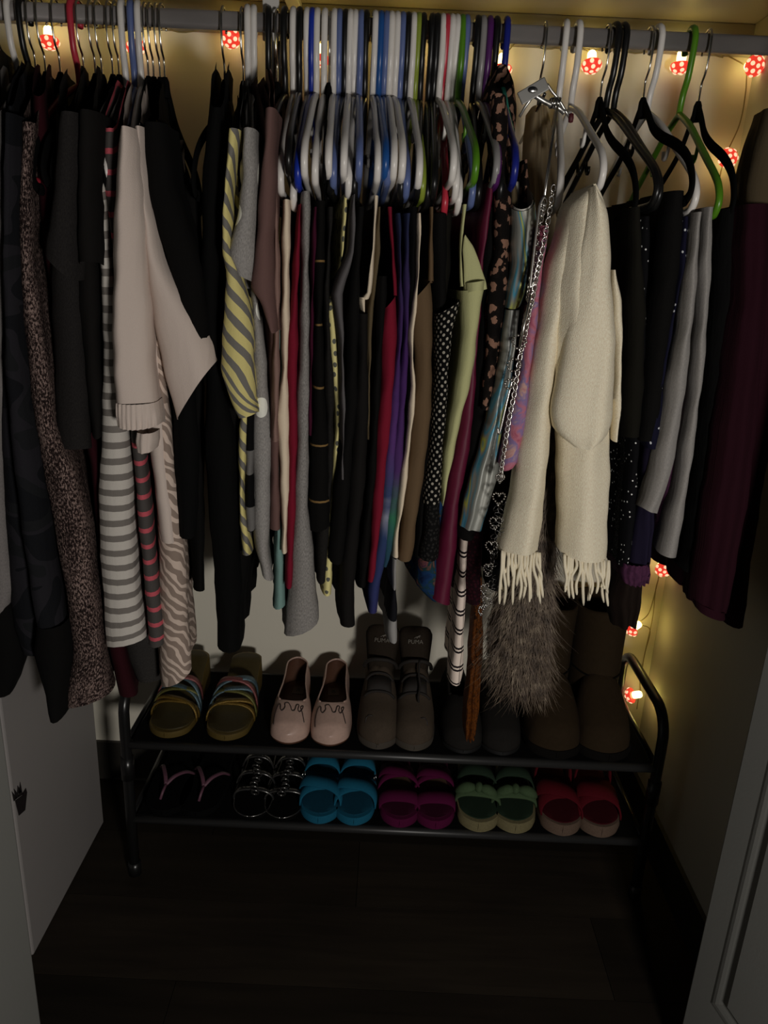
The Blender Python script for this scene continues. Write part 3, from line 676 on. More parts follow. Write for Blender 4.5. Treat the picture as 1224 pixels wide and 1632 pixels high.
# ------------------------------------------------------------------ middle of the rod
garment('tee_shirt', 'yellow and grey diagonally striped tee shirt', 'shirt',
        [(B, [(230, 366, 380), (560, 384, 402), (640, 383, 403), (700, 380, 396), (800, 381, 390), (850, 384, 397), (885, 386, 402)], dict(Xh=hx(387), **TEE), M_YELST),
         (SL, [(205, 364, 380), (300, 354, 367), (400, 352, 366), (430, 356, 384), (520, 351, 401), (575, 347, 404), (345, 592, 408, 640), (378, 672, 408, 662)], dict(Yf=-0.25, Yb=-0.15, fold=0.001), M_YELST)])
garment('tee_shirt', 'black tee with broad light grey bands beside the yellow striped tee', 'shirt', [(B, [(205, 382, 394), (300, 376, 390), (400, 384, 398), (600, 392, 408), (760, 390, 406), (848, 392, 409)], dict(Xh=hx(394), **TEE), M_BWST)])
garment('tee_shirt', 'grey marl tee shirt with white dots', 'shirt',
        [(B, [(230, 388, 408), (470, 400, 413), (560, 404, 425), (700, 402, 436), (800, 404, 433), (850, 405, 431), (885, 409, 430), (418, 916, 438, 924)], dict(Xh=hx(398), **TEE), M_HEATH),
         (SL, [(204, 383, 407), (280, 384, 408), (330, 377, 408), (358, 402, 405, 430), (376, 432, 402, 446)], dict(Yf=-0.25, Yb=-0.15, fold=0.001), M_HEATH)])
garment('tee_shirt', 'mauve tee shirt with ruffled short sleeve', 'shirt',
        [(B, [(200, 424, 440), (400, 428, 442), (560, 432, 446), (700, 432, 447), (842, 432, 449)], dict(Xh=hx(407), **TEE), M_MAUVE),
         (SL, [(172, 420, 441), (250, 417, 437), (330, 408, 438), (400, 403, 434), (396, 458, 436, 475), (412, 480, 443, 515), (428, 528, 441, 532)], dict(Yf=-0.25, Yb=-0.16, fold=0.001), M_MAUVE)])
garment('top', 'dusty pink sleeveless top next to the mauve tee', 'top', [(B, [(180, 434, 443), (300, 432, 443), (400, 437, 448), (560, 436, 447), (700, 434, 446)], dict(Yf=-0.225, Xh=hx(428), **TEE), M_MAUVEP)])
garment('cardigan', 'cream ribbed cardigan edge, wider below its fold', 'cardigan', [(B, [(318, 452, 464), (400, 450, 464), (500, 449, 463), (600, 449, 461), (648, 442, 462), (665, 438, 464), (740, 446, 464), (820, 449, 461), (884, 450, 458)], dict(Xh=hx(455), fold=.003), M_CREAM)])
garment('skirt', 'pale teal pleated garment showing under the mauve tee', 'skirt', [(B, [(500, 444, 448), (800, 442, 447), (900, 439, 454), (436, 974, 458, 968)], dict(Yf=-0.19, Yb=0.05, Xh=hx(442), fold=.002), M_MINT)])
garment('tank_top', 'crimson tank top beside the cream cardigan', 'top', [(B, [(325, 477, 483), (440, 469, 478), (520, 460, 477), (600, 457, 476), (700, 461, 476), (800, 459, 474), (900, 456, 470), (935, 456, 467)], dict(Xh=hx(468), fold=.003), M_CRIM)])
garment('tunic', 'long grey marl top, the lowest hanging hem in the middle', 'top', [(B, [(305, 482, 497), (450, 481, 495), (550, 479, 496), (640, 474, 497), (720, 474, 495), (800, 470, 493), (900, 464, 503), (1000, 456, 511), (455, 1020, 510, 998)], dict(Xh=hx(478), fold=.004, taper=.8), M_GREYM)])
garment('tank_top', 'dark plum tank top behind the grey marl top', 'top', [(B, [(330, 500, 508), (450, 497, 503), (580, 494, 500), (690, 492, 498)], dict(Xh=hx(491), fold=.002), M_PLUM)])
garment('sweater', 'black sweater with thin gold horizontal lines', 'sweater', [(B, [(320, 503, 522), (500, 502, 516), (600, 499, 519), (700, 497, 525), (800, 494, 528), (496, 852, 528, 842)], dict(Xh=hx(505), fold=.003), M_GOLDL)])
garment('top', 'dark grey top between the gold lined sweater and the star print', 'top', [(B, [(330, 523, 533), (480, 517, 526), (620, 518, 536), (760, 522, 532), (850, 506, 528), (930, 505, 522)], dict(Yf=-.2, Xh=hx(518), fold=.003), M_CHAR2)])
garment('top', 'pale yellow top with small dark stars', 'top', [(B, [(310, 550, 556), (430, 540, 548), (490, 520, 537), (560, 524, 543), (650, 536, 548), (760, 530, 541), (880, 518, 533), (930, 513, 533), (951, 516, 530)], dict(Yf=-.195, Xh=hx(533), fold=.002), M_STARS)])
garment('tank_top', 'lavender grey tank top with a twisted strap', 'top', [(B, [(310, 563, 569), (400, 559, 567), (432, 541, 562), (470, 531, 548), (520, 541, 550), (640, 546, 552), (760, 545, 549)], dict(Yf=-.222, Xh=hx(540), fold=.002), M_LAV)])
garment('tank_top', 'black tank top right of the star print top', 'top', [(B, [(330, 571, 582), (480, 556, 576), (650, 551, 572), (760, 537, 562), (850, 528, 556), (897, 527, 548)], dict(Yf=-.22, Xh=hx(551), fold=.003), M_BLACK[0])])
garment('tunic', 'faded black long top, hem just above the sneakers', 'top', [(B, [(500, 571, 588), (600, 570, 590), (700, 562, 590), (800, 557, 582), (880, 547, 572), (960, 541, 567), (1000, 545, 567)], dict(Xh=hx(566), fold=.004, Yf=-.215), M_BLACK[2])])
garment('camisole', 'white camisole strap and edge against the black tops', 'top', [(SP, [(312, 597, 602), (400, 592, 597), (470, 584, 591), (478, 574, 588)], dict(STR, Yf=-.2, Yb=-.17), M_CREAM), (B, [(474, 573, 586), (495, 577, 584), (520, 580, 584), (700, 579, 583)], dict(Yf=-.2, Xh=hx(558), fold=.002), M_CREAM)])
garment('tank_top', 'olive tan tank top beside the white camisole strap', 'top', [(B, [(330, 603, 609), (400, 598, 608), (450, 590, 606), (520, 586, 595), (700, 584, 592)], dict(Yf=-.19, Xh=hx(575), fold=.002), M_TAN)])
garment('top', 'peach top hem peeking between two black tops', 'top', [(B, [(600, 580, 588), (840, 574, 582), (887, 571, 580)], dict(Yf=-.18, Xh=hx(583), fold=.002), M_MAUVEP)])
garment('tank_top', 'black tank top left of the crimson one with thin strap', 'top', [(B, [(440, 605, 620), (600, 596, 610), (750, 588, 602), (860, 577, 592), (935, 570, 586)], dict(Xh=hx(597), fold=.003), M_BLACK[0])])
garment('tank_top', 'bright crimson tank top with thin strap in the middle', 'top', [(SP, [(330, 618, 624), (400, 623, 629), (470, 627, 633)], dict(STR, Yf=-.2, Yb=-.18), M_CRIM), (B, [(612, 494, 634, 470), (610, 510, 636, 500), (609, 600, 634, 600), (601, 700, 625, 700), (595, 800, 615, 800), (589, 900, 603, 900), (587, 930, 597, 928)], dict(Xh=hx(606), fold=.003), M_CRIM)])
garment('tank_top', 'tie dyed top fading from purple to blue', 'top', [(B, [(340, 633, 640), (500, 637, 645), (620, 626, 640), (700, 616, 637), (780, 610, 630), (870, 601, 622), (940, 586, 608), (975, 588, 603)], dict(Xh=hx(614), fold=.003), M_TIE1)])
garment('tank_top', 'tie dyed top fading from purple to green', 'top', [(B, [(340, 645, 656), (550, 643, 654), (700, 629, 647), (800, 619, 638), (880, 611, 627), (905, 608, 621)], dict(Xh=hx(623), fold=.003), M_TIE2)])
garment('tank_top', 'black tank top right of the tie dyed tops', 'top', [(B, [(330, 654, 668), (480, 652, 664), (620, 651, 660), (800, 636, 646)], dict(Yf=-.2, Xh=hx(632), fold=.002), M_BLACK[1])])
garment('tunic', 'cream long top edge left of the brown tank', 'top', [(B, [(340, 668, 672), (450, 664, 670), (540, 652, 660), (620, 657, 665), (700, 648, 658), (800, 636, 647), (860, 628, 636), (890, 627, 637)], dict(Xh=hx(641), fold=.002), M_CREAM)])
garment('top', 'navy and white banded top, hem lying over the sneakers', 'top', [(B, [(700, 640, 650), (880, 626, 634), (955, 624, 634), (1000, 618, 635), (1026, 619, 636)], dict(Yf=-.19, Yb=.02, Xh=hx(649), fold=.002), M_CHECK)])
garment('tank_top', 'brown tank top with wide neckline', 'top', [(SP, [(330, 685, 691), (400, 683, 690), (450, 683, 691)], dict(STR, Yf=-.2, Yb=-.18), M_BROWN), (B, [(656, 482, 691, 446), (658, 500, 693, 492), (665, 600, 693, 600), (656, 700, 688, 700), (645, 800, 672, 800), (637, 880, 662, 880), (635, 896, 657, 897)], dict(Xh=hx(658), fold=.004), M_BROWN)])
garment('top', 'black satin top right of the brown tank', 'top', [(B, [(340, 690, 716), (480, 694, 716), (620, 690, 700), (800, 668, 680), (890, 662, 674)], dict(Yf=-.195, Xh=hx(666), fold=.003), M_BLACK[0])])
garment('top', 'black top with small white polka dots and lace hem', 'top', [(B, [(700, 502, 738, 478), (699, 530, 726, 520), (697, 600, 719, 600), (692, 690, 712, 690), (684, 750, 708, 750), (678, 804, 704, 804)], dict(Yf=-.218, Xh=hx(690), fold=.002), M_POLKA), ('lace_hem', [(802, 677, 704), (850, 674, 702), (893, 668, 699)], dict(Yf=-.217, fold=.002, nv=14), M_LACE)])
garment('top', 'black top with teal speckles above the polka dots', 'top', [(B, [(340, 700, 724), (430, 694, 722), (480, 692, 712), (560, 692, 704)], dict(Yf=-.17, Xh=hx(697), fold=.003), M_BLACK[3])])
garment('top', 'blue floral top hem below the black lace', 'top', [(B, [(640, 720, 734), (760, 706, 716), (880, 672, 700), (930, 668, 708), (670, 940, 716, 958), (690, 962, 714, 964)], dict(Yf=-.2, Xh=hx(704), fold=.003), M_FLORAL)])
garment('camisole', 'sage green camisole with folded neckline', 'top',
        [(SP, [(326, 738, 743), (400, 731, 736), (460, 733, 740)], dict(STR, Yf=-.205, Yb=-.19), M_SAGE),
         ('back_panel', [(738, 378, 743, 374), (735, 400, 755, 392), (736, 430, 766, 418), (740, 466, 777, 456)], dict(Yf=-.212, Yb=-.204, fold=0, nv=16, cap=.003), M_SAGE),
         ('neckline_band', [(738, 452, 778, 446), (739, 466, 777, 462)], dict(Yf=-.226, Yb=-.14, nv=8, fold=0, cap=.03, nk=13), M_SAGE),
         (B, [(738, 464, 775, 460), (739, 500, 769, 500), (735, 560, 762, 560), (728, 620, 751, 620), (715, 680, 736, 680), (706, 760, 717, 760), (703, 805, 709, 805)], dict(Yf=-.222, Xh=hx(734), fold=.002), M_SAGE)])
garment('tunic', 'wine satin long top right of the sage camisole', 'top', [(B, [(290, 780, 790), (400, 762, 776), (560, 752, 764), (640, 738, 760), (700, 729, 756), (800, 711, 736), (880, 701, 731), (690, 952, 721, 964)], dict(Yf=-.21, Xh=hx(741), fold=.004), M_WINE)])
garment('top', 'black top behind the leopard print blouse', 'top', [(B, [(330, 775, 800), (500, 765, 790), (640, 755, 785), (800, 735, 765), (860, 730, 760)], dict(Yf=-.19, Xh=hx(759), fold=.003), M_BLACK[0])])
garment('top', 'dark wine lace top behind the holographic dress', 'top', [(B, [(700, 775, 800), (860, 742, 775), (960, 745, 772)], dict(Yf=-.15, Xh=hx(768), fold=.003), M_DARKWINE)])
garment('blouse', 'leopard print blouse on the deep blue hanger', 'blouse',
        [(B, [(150, 782, 806), (260, 782, 812), (330, 786, 814), (400, 784, 812), (440, 776, 810), (520, 772, 802), (600, 768, 790), (650, 764, 780)], dict(Xh=hx(805), fold=.004), M_LEO),
         ('collar', [(104, 792, 810), (130, 780, 822), (165, 770, 830), (230, 784, 828), (320, 800, 826)], dict(Yf=-0.05, Yb=0.06, nk=13, pleat=.006, pn=2), M_LEO),
         ('tie_ribbon', [(140, 799, 804), (190, 809, 815), (230, 819, 826), (262, 823, 829), (300, 818, 823)], dict(Yf=-0.06, Yb=-0.05, fold=0, nv=20), M_TEAL)])
garment('blouse', 'second leopard print sleeve just left of the silver clip hanger', 'blouse', [(B, [(255, 832, 842), (290, 830, 846), (330, 828, 846), (400, 822, 840)], dict(Yf=-.15, Yb=.1, fold=.002), M_LEO)])
garment('top', 'pale tan satin top behind the holographic dress', 'top', [(B, [(275, 815, 822), (320, 812, 826), (500, 805, 820)], dict(Yf=-.18, Yb=.1, fold=.002), M_TAN)])
hd = garment('dress', 'shiny holographic dress with ruched bodice', 'dress',
        [('bodice', [(812, 342, 858, 332), (813, 370, 862, 362), (812, 420, 858, 415), (806, 470, 846, 466), (803, 496, 832, 494)], dict(Yf=-0.225, Yb=-0.12, nk=17, pleat=.0015, pn=3, fold=0.0, cap=.05, rise=lambda y: 0.40 * (y + .225)), M_HOLO),
         ('lining', [(813, 340, 857, 330), (814, 370, 860, 362), (814, 400, 857, 395)], dict(Yf=-0.222, Yb=-0.123, nk=17, fold=0.0, nv=8, cap=.048, rise=lambda y: 0.42 * (y + .225)), M_HOLOW),
         ('skirt', [(494, 806, 830), (560, 797, 826), (660, 778, 814), (760, 750, 796), (800, 740, 785), (732, 838, 772, 846)], dict(Yf=-0.222, Yb=-0.06, nk=17, pleat=.004, pn=2, fold=0.002), M_HOLO)])
garment('trousers', 'blush trousers with fine black double lines', 'trousers', [(B, [(700, 745, 758), (845, 734, 748), (900, 731, 745), (1000, 724, 741), (1060, 719, 740), (716, 1092, 735, 1094)], dict(Yf=-0.15, Yb=0.02, fold=.002), M_BLUSH)])
garment('shawl', 'orange and brown print silk scarf hanging over the shelf edge', 'scarf', [(B, [(900, 756, 768), (980, 752, 772), (1040, 748, 772), (1100, 744, 768), (1150, 740, 764), (1176, 739, 760)], dict(Yf=-0.12, Yb=-0.06, nk=13, pleat=.006, pn=3, fold=.002), M_ORANGE)])
garment('blouse', 'pink and lilac lace top beside the cream scarf', 'blouse', [(B, [(360, 862, 876), (480, 846, 862), (520, 838, 858), (600, 826, 848), (680, 808, 842), (735, 798, 830), (796, 750, 824, 741)], dict(Yf=-.258, Yb=-.1, fold=.003), M_PINKLACE)])
garment('top', 'black chiffon top with ragged hem behind the heart chain', 'top', [(B, [(500, 820, 836), (640, 806, 830), (750, 790, 826), (860, 784, 816), (940, 776, 806)], dict(Yf=-.185, Yb=0.1, fold=.004), M_BLACK[1])])
garment('blouse', 'pale taupe chiffon blouse behind the silver clip hanger', 'blouse', [(B, [(168, 850, 872), (200, 842, 884), (260, 836, 894), (340, 834, 900), (420, 836, 900)], dict(Yf=-0.02, Yb=0.08, nk=25, pleat=.006, pn=4, fold=.0), M_TAUPEL)])
mid = [(395, 'tub', 'white', 'holding the black tee with grey bands', (388, 215)), (405, 'tub', 'white', 'holding the dotted grey marl tee', (400, 215)), (428, 'tub', 'black', 'holding the mauve tee shirt', (423, 200)),
       (442, 'velvet', 'black', 'holding the dusty pink top', None), (455, 'tub', 'black', 'just right of the dusty pink top', None), (468, 'tub', 'white', 'holding the cream cardigan', (448, 320)), (478, 'tub', 'black', 'holding the long grey marl top', (462, 280)),
       (490, 'tub', 'white', 'holding the dark plum tank top', (466, 340)), (498, 'tub', 'royal', 'second from the left blue one', (476, 312)), (506, 'tub', 'white', 'just right of the royal blue hanger', (487, 300)), (518, 'tub', 'white', 'holding the gold lined black sweater', (503, 308)),
       (526, 'velvet', 'black', 'squeezed among white hangers in the middle', (518, 260)), (533, 'tub', 'white', 'holding the star print top', (524, 275)), (541, 'tub', 'periwinkle', 'holding the lavender grey tank', (531, 310)), (551, 'tub', 'black', 'holding the black tank beside the star print', None),
       (558, 'tub', 'white', 'left of a close pair, holding the white camisole', (548, 290)), (566, 'tub', 'white', 'right of a close pair, holding the faded black top', (555, 320)), (575, 'tub', 'periwinkle', 'holding the olive tan tank', (571, 290)), (584, 'tub', 'black', 'holding the peach top', None),
       (597, 'tub', 'white', 'holding the black tank left of the crimson one', (599, 302)), (606, 'tub', 'blue', 'holding the bright crimson tank', (611, 280)), (615, 'tub', 'periwinkle', 'holding the purple to blue top', (615, 305)), (623, 'tub', 'white', 'holding the purple to green top', (624, 298)),
       (632, 'tub', 'white', 'holding the black tank right of the tie dye', (637, 296)), (641, 'tub', 'periwinkle', 'holding the cream long top', (646, 318)), (650, 'tub', 'black', 'holding the navy and white banded top', None), (658, 'tub', 'white', 'holding the brown tank top', (664, 306)),
       (666, 'tub', 'lime', 'holding the black satin top', (671, 320)), (674, 'tub', 'black', 'just right of the lime green hanger', None), (688, 'tub', 'black', 'left of the two before the middle red hanger', None), (696, 'tub', 'black', 'touching the white hanger before the middle red one', None),
       (704, 'tub', 'white', 'just left of the middle red hanger', (716, 292)), (711, 'tub', 'red', 'in the middle, holding the speckled black top', (709, 340)), (719, 'tub', 'white', 'just right of the middle red hanger', (724, 318)), (727, 'tub', 'white', 'holding the polka dot top', (731, 335)),
       (735, 'tub', 'green', 'holding the sage green camisole', (750, 298)), (742, 'tub', 'periwinkle', 'holding the wine satin top', (751, 325)), (760, 'tub', 'black', 'holding the black top behind the leopard print', None), (768, 'tub', 'grey', 'between black and purple hangers', (783, 295)),
       (779, 'tub', 'purple', 'left of the leopard print blouse', (786, 300)), (790, 'tub', 'black', 'just right of the purple hanger', None), (806, 'tub', 'navy', 'holding the leopard print blouse', (813, 298))]
for px, kd, cl, hl, en in mid: hanger(px, kd, cl, hl, en)
# ------------------------------------------------------------------ right side of the rod
hanger(901, 'tub', 'white', 'left of the cream scarf', (890, 320)); hanger(920, 'tub', 'white', 'holding the cream fringed scarf', (949, 290))
hanger(968, 'velvet', 'black', 'first right of the cream scarf', (1012, 320)); hanger(979, 'tub', 'black', 'left one of a pair behind the scarf', (1038, 315)); hanger(992, 'tub', 'black', 'right one of a pair behind the scarf', (1044, 318))
hanger(1036, 'velvet', 'black', 'holding the black pleated skirt', (1090, 300)); hanger(1048, 'tub', 'white', 'holding the speckled navy skirt', (1103, 320)); hanger(1102, 'tub', 'green', 'holding the soft grey trousers', (1143, 325))
hanger(1129, 'velvet', 'black', 'rightmost wire hook, holding the wide black skirt', (1166, 315))
RT = dict(taper=0.9, fold=0.006)
garment('skirt', 'dark olive black skirt just right of the cream scarf', 'skirt', [(B, [(330, 1006, 1022), (500, 1004, 1034), (620, 1000, 1030), (700, 994, 1024)], dict(Xh=hx(975), **RT), M_BLACK[3])])
garment('skirt', 'black sequinned skirt below the olive black one', 'skirt', [(B, [(345, 1022, 1040), (640, 1008, 1028), (760, 1000, 1020), (850, 992, 1014), (900, 988, 1006)], dict(Yf=-.195, Xh=hx(985), **RT), M_SEQ)])
garment('skirt', 'black pleated skirt with the highest waistband', 'skirt', [(B, [(304, 1066, 1094), (420, 1052, 1090), (560, 1036, 1068), (650, 1026, 1058), (700, 1018, 1044)], dict(Yf=-.212, Xh=hx(1036), taper=1.0, fold=.009, lam=.07), M_BLACK[0])])
garment('skirt', 'navy speckled skirt left of the grey trousers', 'skirt', [(B, [(345, 1088, 1099), (430, 1082, 1091), (560, 1058, 1066), (640, 1034, 1060), (690, 1026, 1056), (712, 1030, 1050)], dict(Xh=hx(1047), **RT), M_GALAXY)])
garment('trousers', 'soft grey draped trousers on the green hanger', 'trousers',
        [('leg', [(338, 1106, 1121), (500, 1088, 1110), (650, 1062, 1094), (760, 1040, 1074), (1022, 812, 1052, 824)], dict(Yf=-.225, Yb=-.10, nk=15, pleat=.0028, pn=1.2, fold=.002), M_SKIRTG),
         ('leg', [(330, 1122, 1140), (480, 1114, 1134), (600, 1106, 1124), (760, 1082, 1104), (860, 1060, 1088), (1052, 882, 1084, 888)], dict(Yf=-.222, Yb=-.09, nk=15, pleat=.0028, pn=1.2, fold=.002), M_SKIRTG)])
garment('blouse', 'purple patterned blouse showing between the grey trouser legs', 'blouse', [(B, [(500, 1100, 1115), (735, 1062, 1084), (800, 1056, 1080), (845, 1046, 1076)], dict(Yf=-.19, Yb=.1, fold=.003), M_PURPLE)])
garment('skirt', 'dark indigo skirt under the left grey trouser leg', 'skirt', [(B, [(640, 1040, 1060), (820, 1018, 1046), (900, 1004, 1042), (922, 992, 1036)], dict(Yf=-.2, Yb=.0, nk=13, pleat=.004, fold=.003), M_NAVYP), ('ruffle', [(900, 994, 1040), (916, 990, 1043), (931, 994, 1038)], dict(Yf=-.208, Yb=.0, nk=25, pleat=.004, pn=6, fold=0, nv=8), M_PURPLE)])
garment('blouse', 'dark brown sheer top hanging over the right boot', 'blouse', [(B, [(800, 1004, 1024), (920, 990, 1026), (960, 975, 1026), (1000, 980, 1018)], dict(Yf=-.06, Yb=.06, nk=13, pleat=.008, fold=.003), M_SHEER)])
garment('skirt', 'wide black skirt left of the burgundy sleeves', 'skirt', [(B, [(332, 1150, 1180), (480, 1140, 1186), (640, 1128, 1176), (800, 1110, 1152), (890, 1098, 1140), (912, 1090, 1124)], dict(Xh=hx(1129), taper=1.0, fold=.008), M_BLACK[1])])
garment('cardigan', 'long burgundy cardigan at the right edge', 'cardigan',
        [(B, [(330, 1200, 1245), (500, 1195, 1245), (700, 1178, 1236), (880, 1160, 1206), (1000, 1160, 1190)], dict(Yf=-.20, Yb=.15, Xh=hx(1160), **RT), M_BURG),
         (SL, [(325, 1186, 1232), (480, 1180, 1228), (640, 1160, 1214), (780, 1140, 1200), (900, 1122, 1178), (1111, 966, 1162, 984)], dict(Yf=-.25, Yb=-.15, nk=13, pleat=.004), M_BURG),
         ('cuff', [(1110, 962, 1163, 980), (1112, 974, 1164, 990)], dict(Yf=-.252, Yb=-.15, nk=13, nv=6, fold=0), M_BURG)])
garment('jacket', 'khaki jacket shoulder at the upper right edge', 'jacket', [(B, [(170, 1228, 1262), (200, 1216, 1262), (260, 1200, 1256), (340, 1188, 1245), (420, 1180, 1240)], dict(Yf=-.17, Yb=-.10, taper=1.0), M_KHAKI)])
# ------------------------------------------------------------------ silver clip hanger
ch = empty('clip_hanger', (hx(868), 0, ZR)); tag(ch, 'silver metal clip hanger holding the taupe blouse and chain belt', 'hanger', HG)
x0 = hx(868); 
mk('hook', *tube([(a + x0, b, c + ZR) for a, b, c in resample(yz([(a * 0.92, b) for a, b in HP] + [(-0.018, -0.018), (-0.012, -0.034), (-0.002, -0.045), (0.0, -0.06), (0.0, -0.10)]), 44)], 0.0017, 6), M_CHROME, ch)
pa = at(842, 168, -0.12); pb = at(900, 176, -0.16)
mk('cross_bar', *tube([(x0, 0, ZR - 0.10), (x0 - .002, 0.05, ZR - .115), (x0, 0.15, ZR - 0.12), (x0, .02, ZR - .1), tuple(at(868, 150, -.14))], 0.0022, 8), M_CHROME, ch)
def plate(a, b, Y, hh, th=0.0012):
    A_ = at(*a, Y); B_ = at(*b, Y); d_ = (B_ - A_); d_ /= np.linalg.norm(d_); n_ = np.array((-d_[2], 0, d_[0])) * hh
    V = []
    for yy in (-th, th):
        for P_ in (A_ - n_, B_ - n_, B_ + n_, A_ + n_): V.append(P_ + np.array((0, yy, 0)))
    return V, [(0, 1, 2, 3), (7, 6, 5, 4), (0, 4, 5, 1), (1, 5, 6, 2), (2, 6, 7, 3), (3, 7, 4, 0)]
M_STEEL = plain('satin_clip_steel', (0.50, 0.49, 0.46, 1), 0.32, 0.85)
cp = bevel(mk('clip', *plate((828, 158), (872, 132), -0.165, 0.008), M_STEEL, ch, smooth=False), 0.001)
c0 = at(849, 143, -0.167); v, f = lathe([(0.0001, 0.001), (0.003, 0.0008), (0.004, 0)], 12)
mk('oval_highlight', xf(v, Matrix.Translation(Vector(c0)) @ Matrix.Rotation(math.pi / 2, 4, 'X') @ Matrix.Scale(1.6, 4, (1, 0, 0))), f, M_CHROME, cp)  # chrome oval added in place of the highlight on the clip plate
mk('clip_arm', *tube(resample([at(852, 152, -.16), at(870, 163, -.158), at(890, 172, -.155), at(900, 180, -.155)], 16), 0.0034, 8), M_STEEL, ch)
mk('clip_arm', *tube(resample([at(846, 158, -.158), at(836, 172, -.155), at(828, 186, -.15)], 12), 0.0018, 8), M_STEEL, ch)
cx_ = at(884, 164, -.155); mk('spring_coil', *tube([cx_ + np.array((0.008 * (k / 60 - .5) * 1.5 + 0.006 * math.cos(k * .9) * .2, 0.006 * math.sin(k * .55), 0.006 * math.cos(k * .55))) for k in range(60)], 0.0013, 6), M_CHROME, ch)
mk('clip_arm', *tube(resample([at(872, 134, -.16), at(880, 146, -.157), at(890, 158, -.155), at(908, 188, -.15)], 12), 0.0018, 8), M_STEEL, ch)
v, f = lathe([(0.0001, 0.006), (0.003, 0.005), (0.0036, 0), (0.003, -0.005), (0.0001, -0.006)], 10)
mk('grip_pad', xf(v, Matrix.Translation(Vector(at(910, 188, -.152)))), f, plain('dark_red_rubber', (0.08, 0.008, 0.012, 1), 0.6), ch)

# ------------------------------------------------------------------ silver chain belt with hearts
YC = -0.262
cb_ = empty('chain_belt', at(790, 975, YC)); tag(cb_, 'silver chain belt with rhinestone hearts hanging left of the scarf', 'belt')
M_SIL = plain('polished_silver_links', (0.62, 0.60, 0.57, 1), 0.20, 1.0)
def ring(c, rx, rz, r, ang=0.0, tilt=0.0, n=14):
    pts = []
    for k in range(n):
        a = 2 * math.pi * k / n; x = rx * math.cos(a); z = rz * math.sin(a); y = x * math.sin(tilt); x *= math.cos(tilt)
        pts.append((c[0] + x * math.cos(ang) - z * math.sin(ang), c[1] + y, c[2] + x * math.sin(ang) + z * math.cos(ang)))
    return tube(pts, r, 5, closed=True)
chain = [(882, 300), (872, 360), (862, 410), (855, 440), (848, 480), (840, 505), (834, 540), (826, 585), (820, 625), (812, 665), (806, 700), (800, 740), (797, 765)]
pth = resample([at(a, b, YC) for a, b in chain], 84); parts = []
for i, p_ in enumerate(pth):
    d_ = pth[min(i + 1, 83)] - pth[max(i - 1, 0)]; ang = math.atan2(-d_[0], d_[2]) 
    big = 1.5 if 32 < i < 44 else 1.0
    parts.append(ring(p_, 0.0027 * big, 0.0042 * big, 0.0008, ang, 1.2 * (i % 2), 12))
pth2 = resample([at(a, b, YC + .012) for a, b in ((868, 322), (862, 350), (856, 400), (846, 450), (842, 480))], 26)
for i, p_ in enumerate(pth2): parts.append(ring(p_, 0.003, 0.0046, 0.0009, 0.15, 1.2 * (i % 2), 10))
v, f = join(parts); tag(mk('fine_chain', v, f, M_SIL, cb_), kind='stuff')
mk('bar_link', *tube([at(888, 172, YC + .06), at(878, 240, YC + .03), at(868, 312, YC)], 0.0019, 8), M_SIL, cb_)
mk('bar_link', *tube(resample([at(868, 312, YC), at(861, 326, YC), at(858, 345, YC), at(850, 410, YC), at(845, 458, YC), at(851, 447, YC)], 30), 0.0018, 8), M_SIL, cb_)
mk('bar_link', *tube([at(846, 470, YC - .004), at(835, 520, YC - .004), at(828, 556, YC - .004)], 0.0019, 8), M_SIL, cb_)
mk('bar_link', *tube(resample([at(818, 600, YC), at(808, 640, YC), at(796, 690, YC), at(793, 682, YC)], 20), 0.0013, 8), M_SIL, cb_)
for (px, py, s) in ((828, 545, .0085), (819, 582, .0080), (812, 612, .006)):
    c = at(px, py, YC - .004); pr = []
    for k in range(10):
        a = 2 * math.pi * k / 10; v, f = lathe([(0.0001, 0.0019), (0.0015, 0.0012), (0.0019, 0), (0.0015, -0.0012), (0.0001, -0.0019)], 6)
        pr.append((xf(v, Matrix.Translation((c[0] + s * math.cos(a), c[1], c[2] + s * math.sin(a)))), f))
    v, f = join(pr); mk('rhinestone_ring', v, f, M_SIL, cb_)
hearts = [(797, 762, .006, 0), (795, 794, .0092, .1), (790, 833, .0092, .1), (783, 871, .0090, .15), (778, 906, .0088, .5), (772, 938, .0088, .7), (776, 958, .008, -.6), (767, 972, .008, .9)]
bead = lathe([(0.0001, 0.0015), (0.0012, 0.0009), (0.0015, 0), (0.0012, -0.0009), (0.0001, -0.0015)], 6)
for (px, py, s, tw) in hearts:
    c = at(px, py, YC - .003); pr = []
    for k in range(20):
        a = 2 * math.pi * k / 20
        hxx = s * 0.92 * math.sin(a) ** 3; hzz = s * (0.8125 * math.cos(a) - 0.3125 * math.cos(2 * a) - 0.125 * math.cos(3 * a) - 0.0625 * math.cos(4 * a)) * 1.05
        pr.append((xf(bead[0], Matrix.Translation((c[0] + hxx * math.cos(tw), c[1] + hxx * math.sin(tw), c[2] + hzz))), bead[1]))
    v, f = join(pr); mk('heart_link', v, f, M_SIL, cb_)
pr = []
for k in range(34):
    p_ = at(796 + rng.uniform(-4, 14) - k * .75, 800 + k * 5, YC + .015); pr.append(ring(p_, 0.003, 0.005, 0.0006, rng.uniform(0, 3), rng.uniform(0, 1.2), 8))
v, f = join(pr); tag(mk('tangled_chain', v, f, plain('dark_tarnished_links', (0.10, 0.095, 0.09, 1), 0.3, 1.0), cb_), kind='stuff')

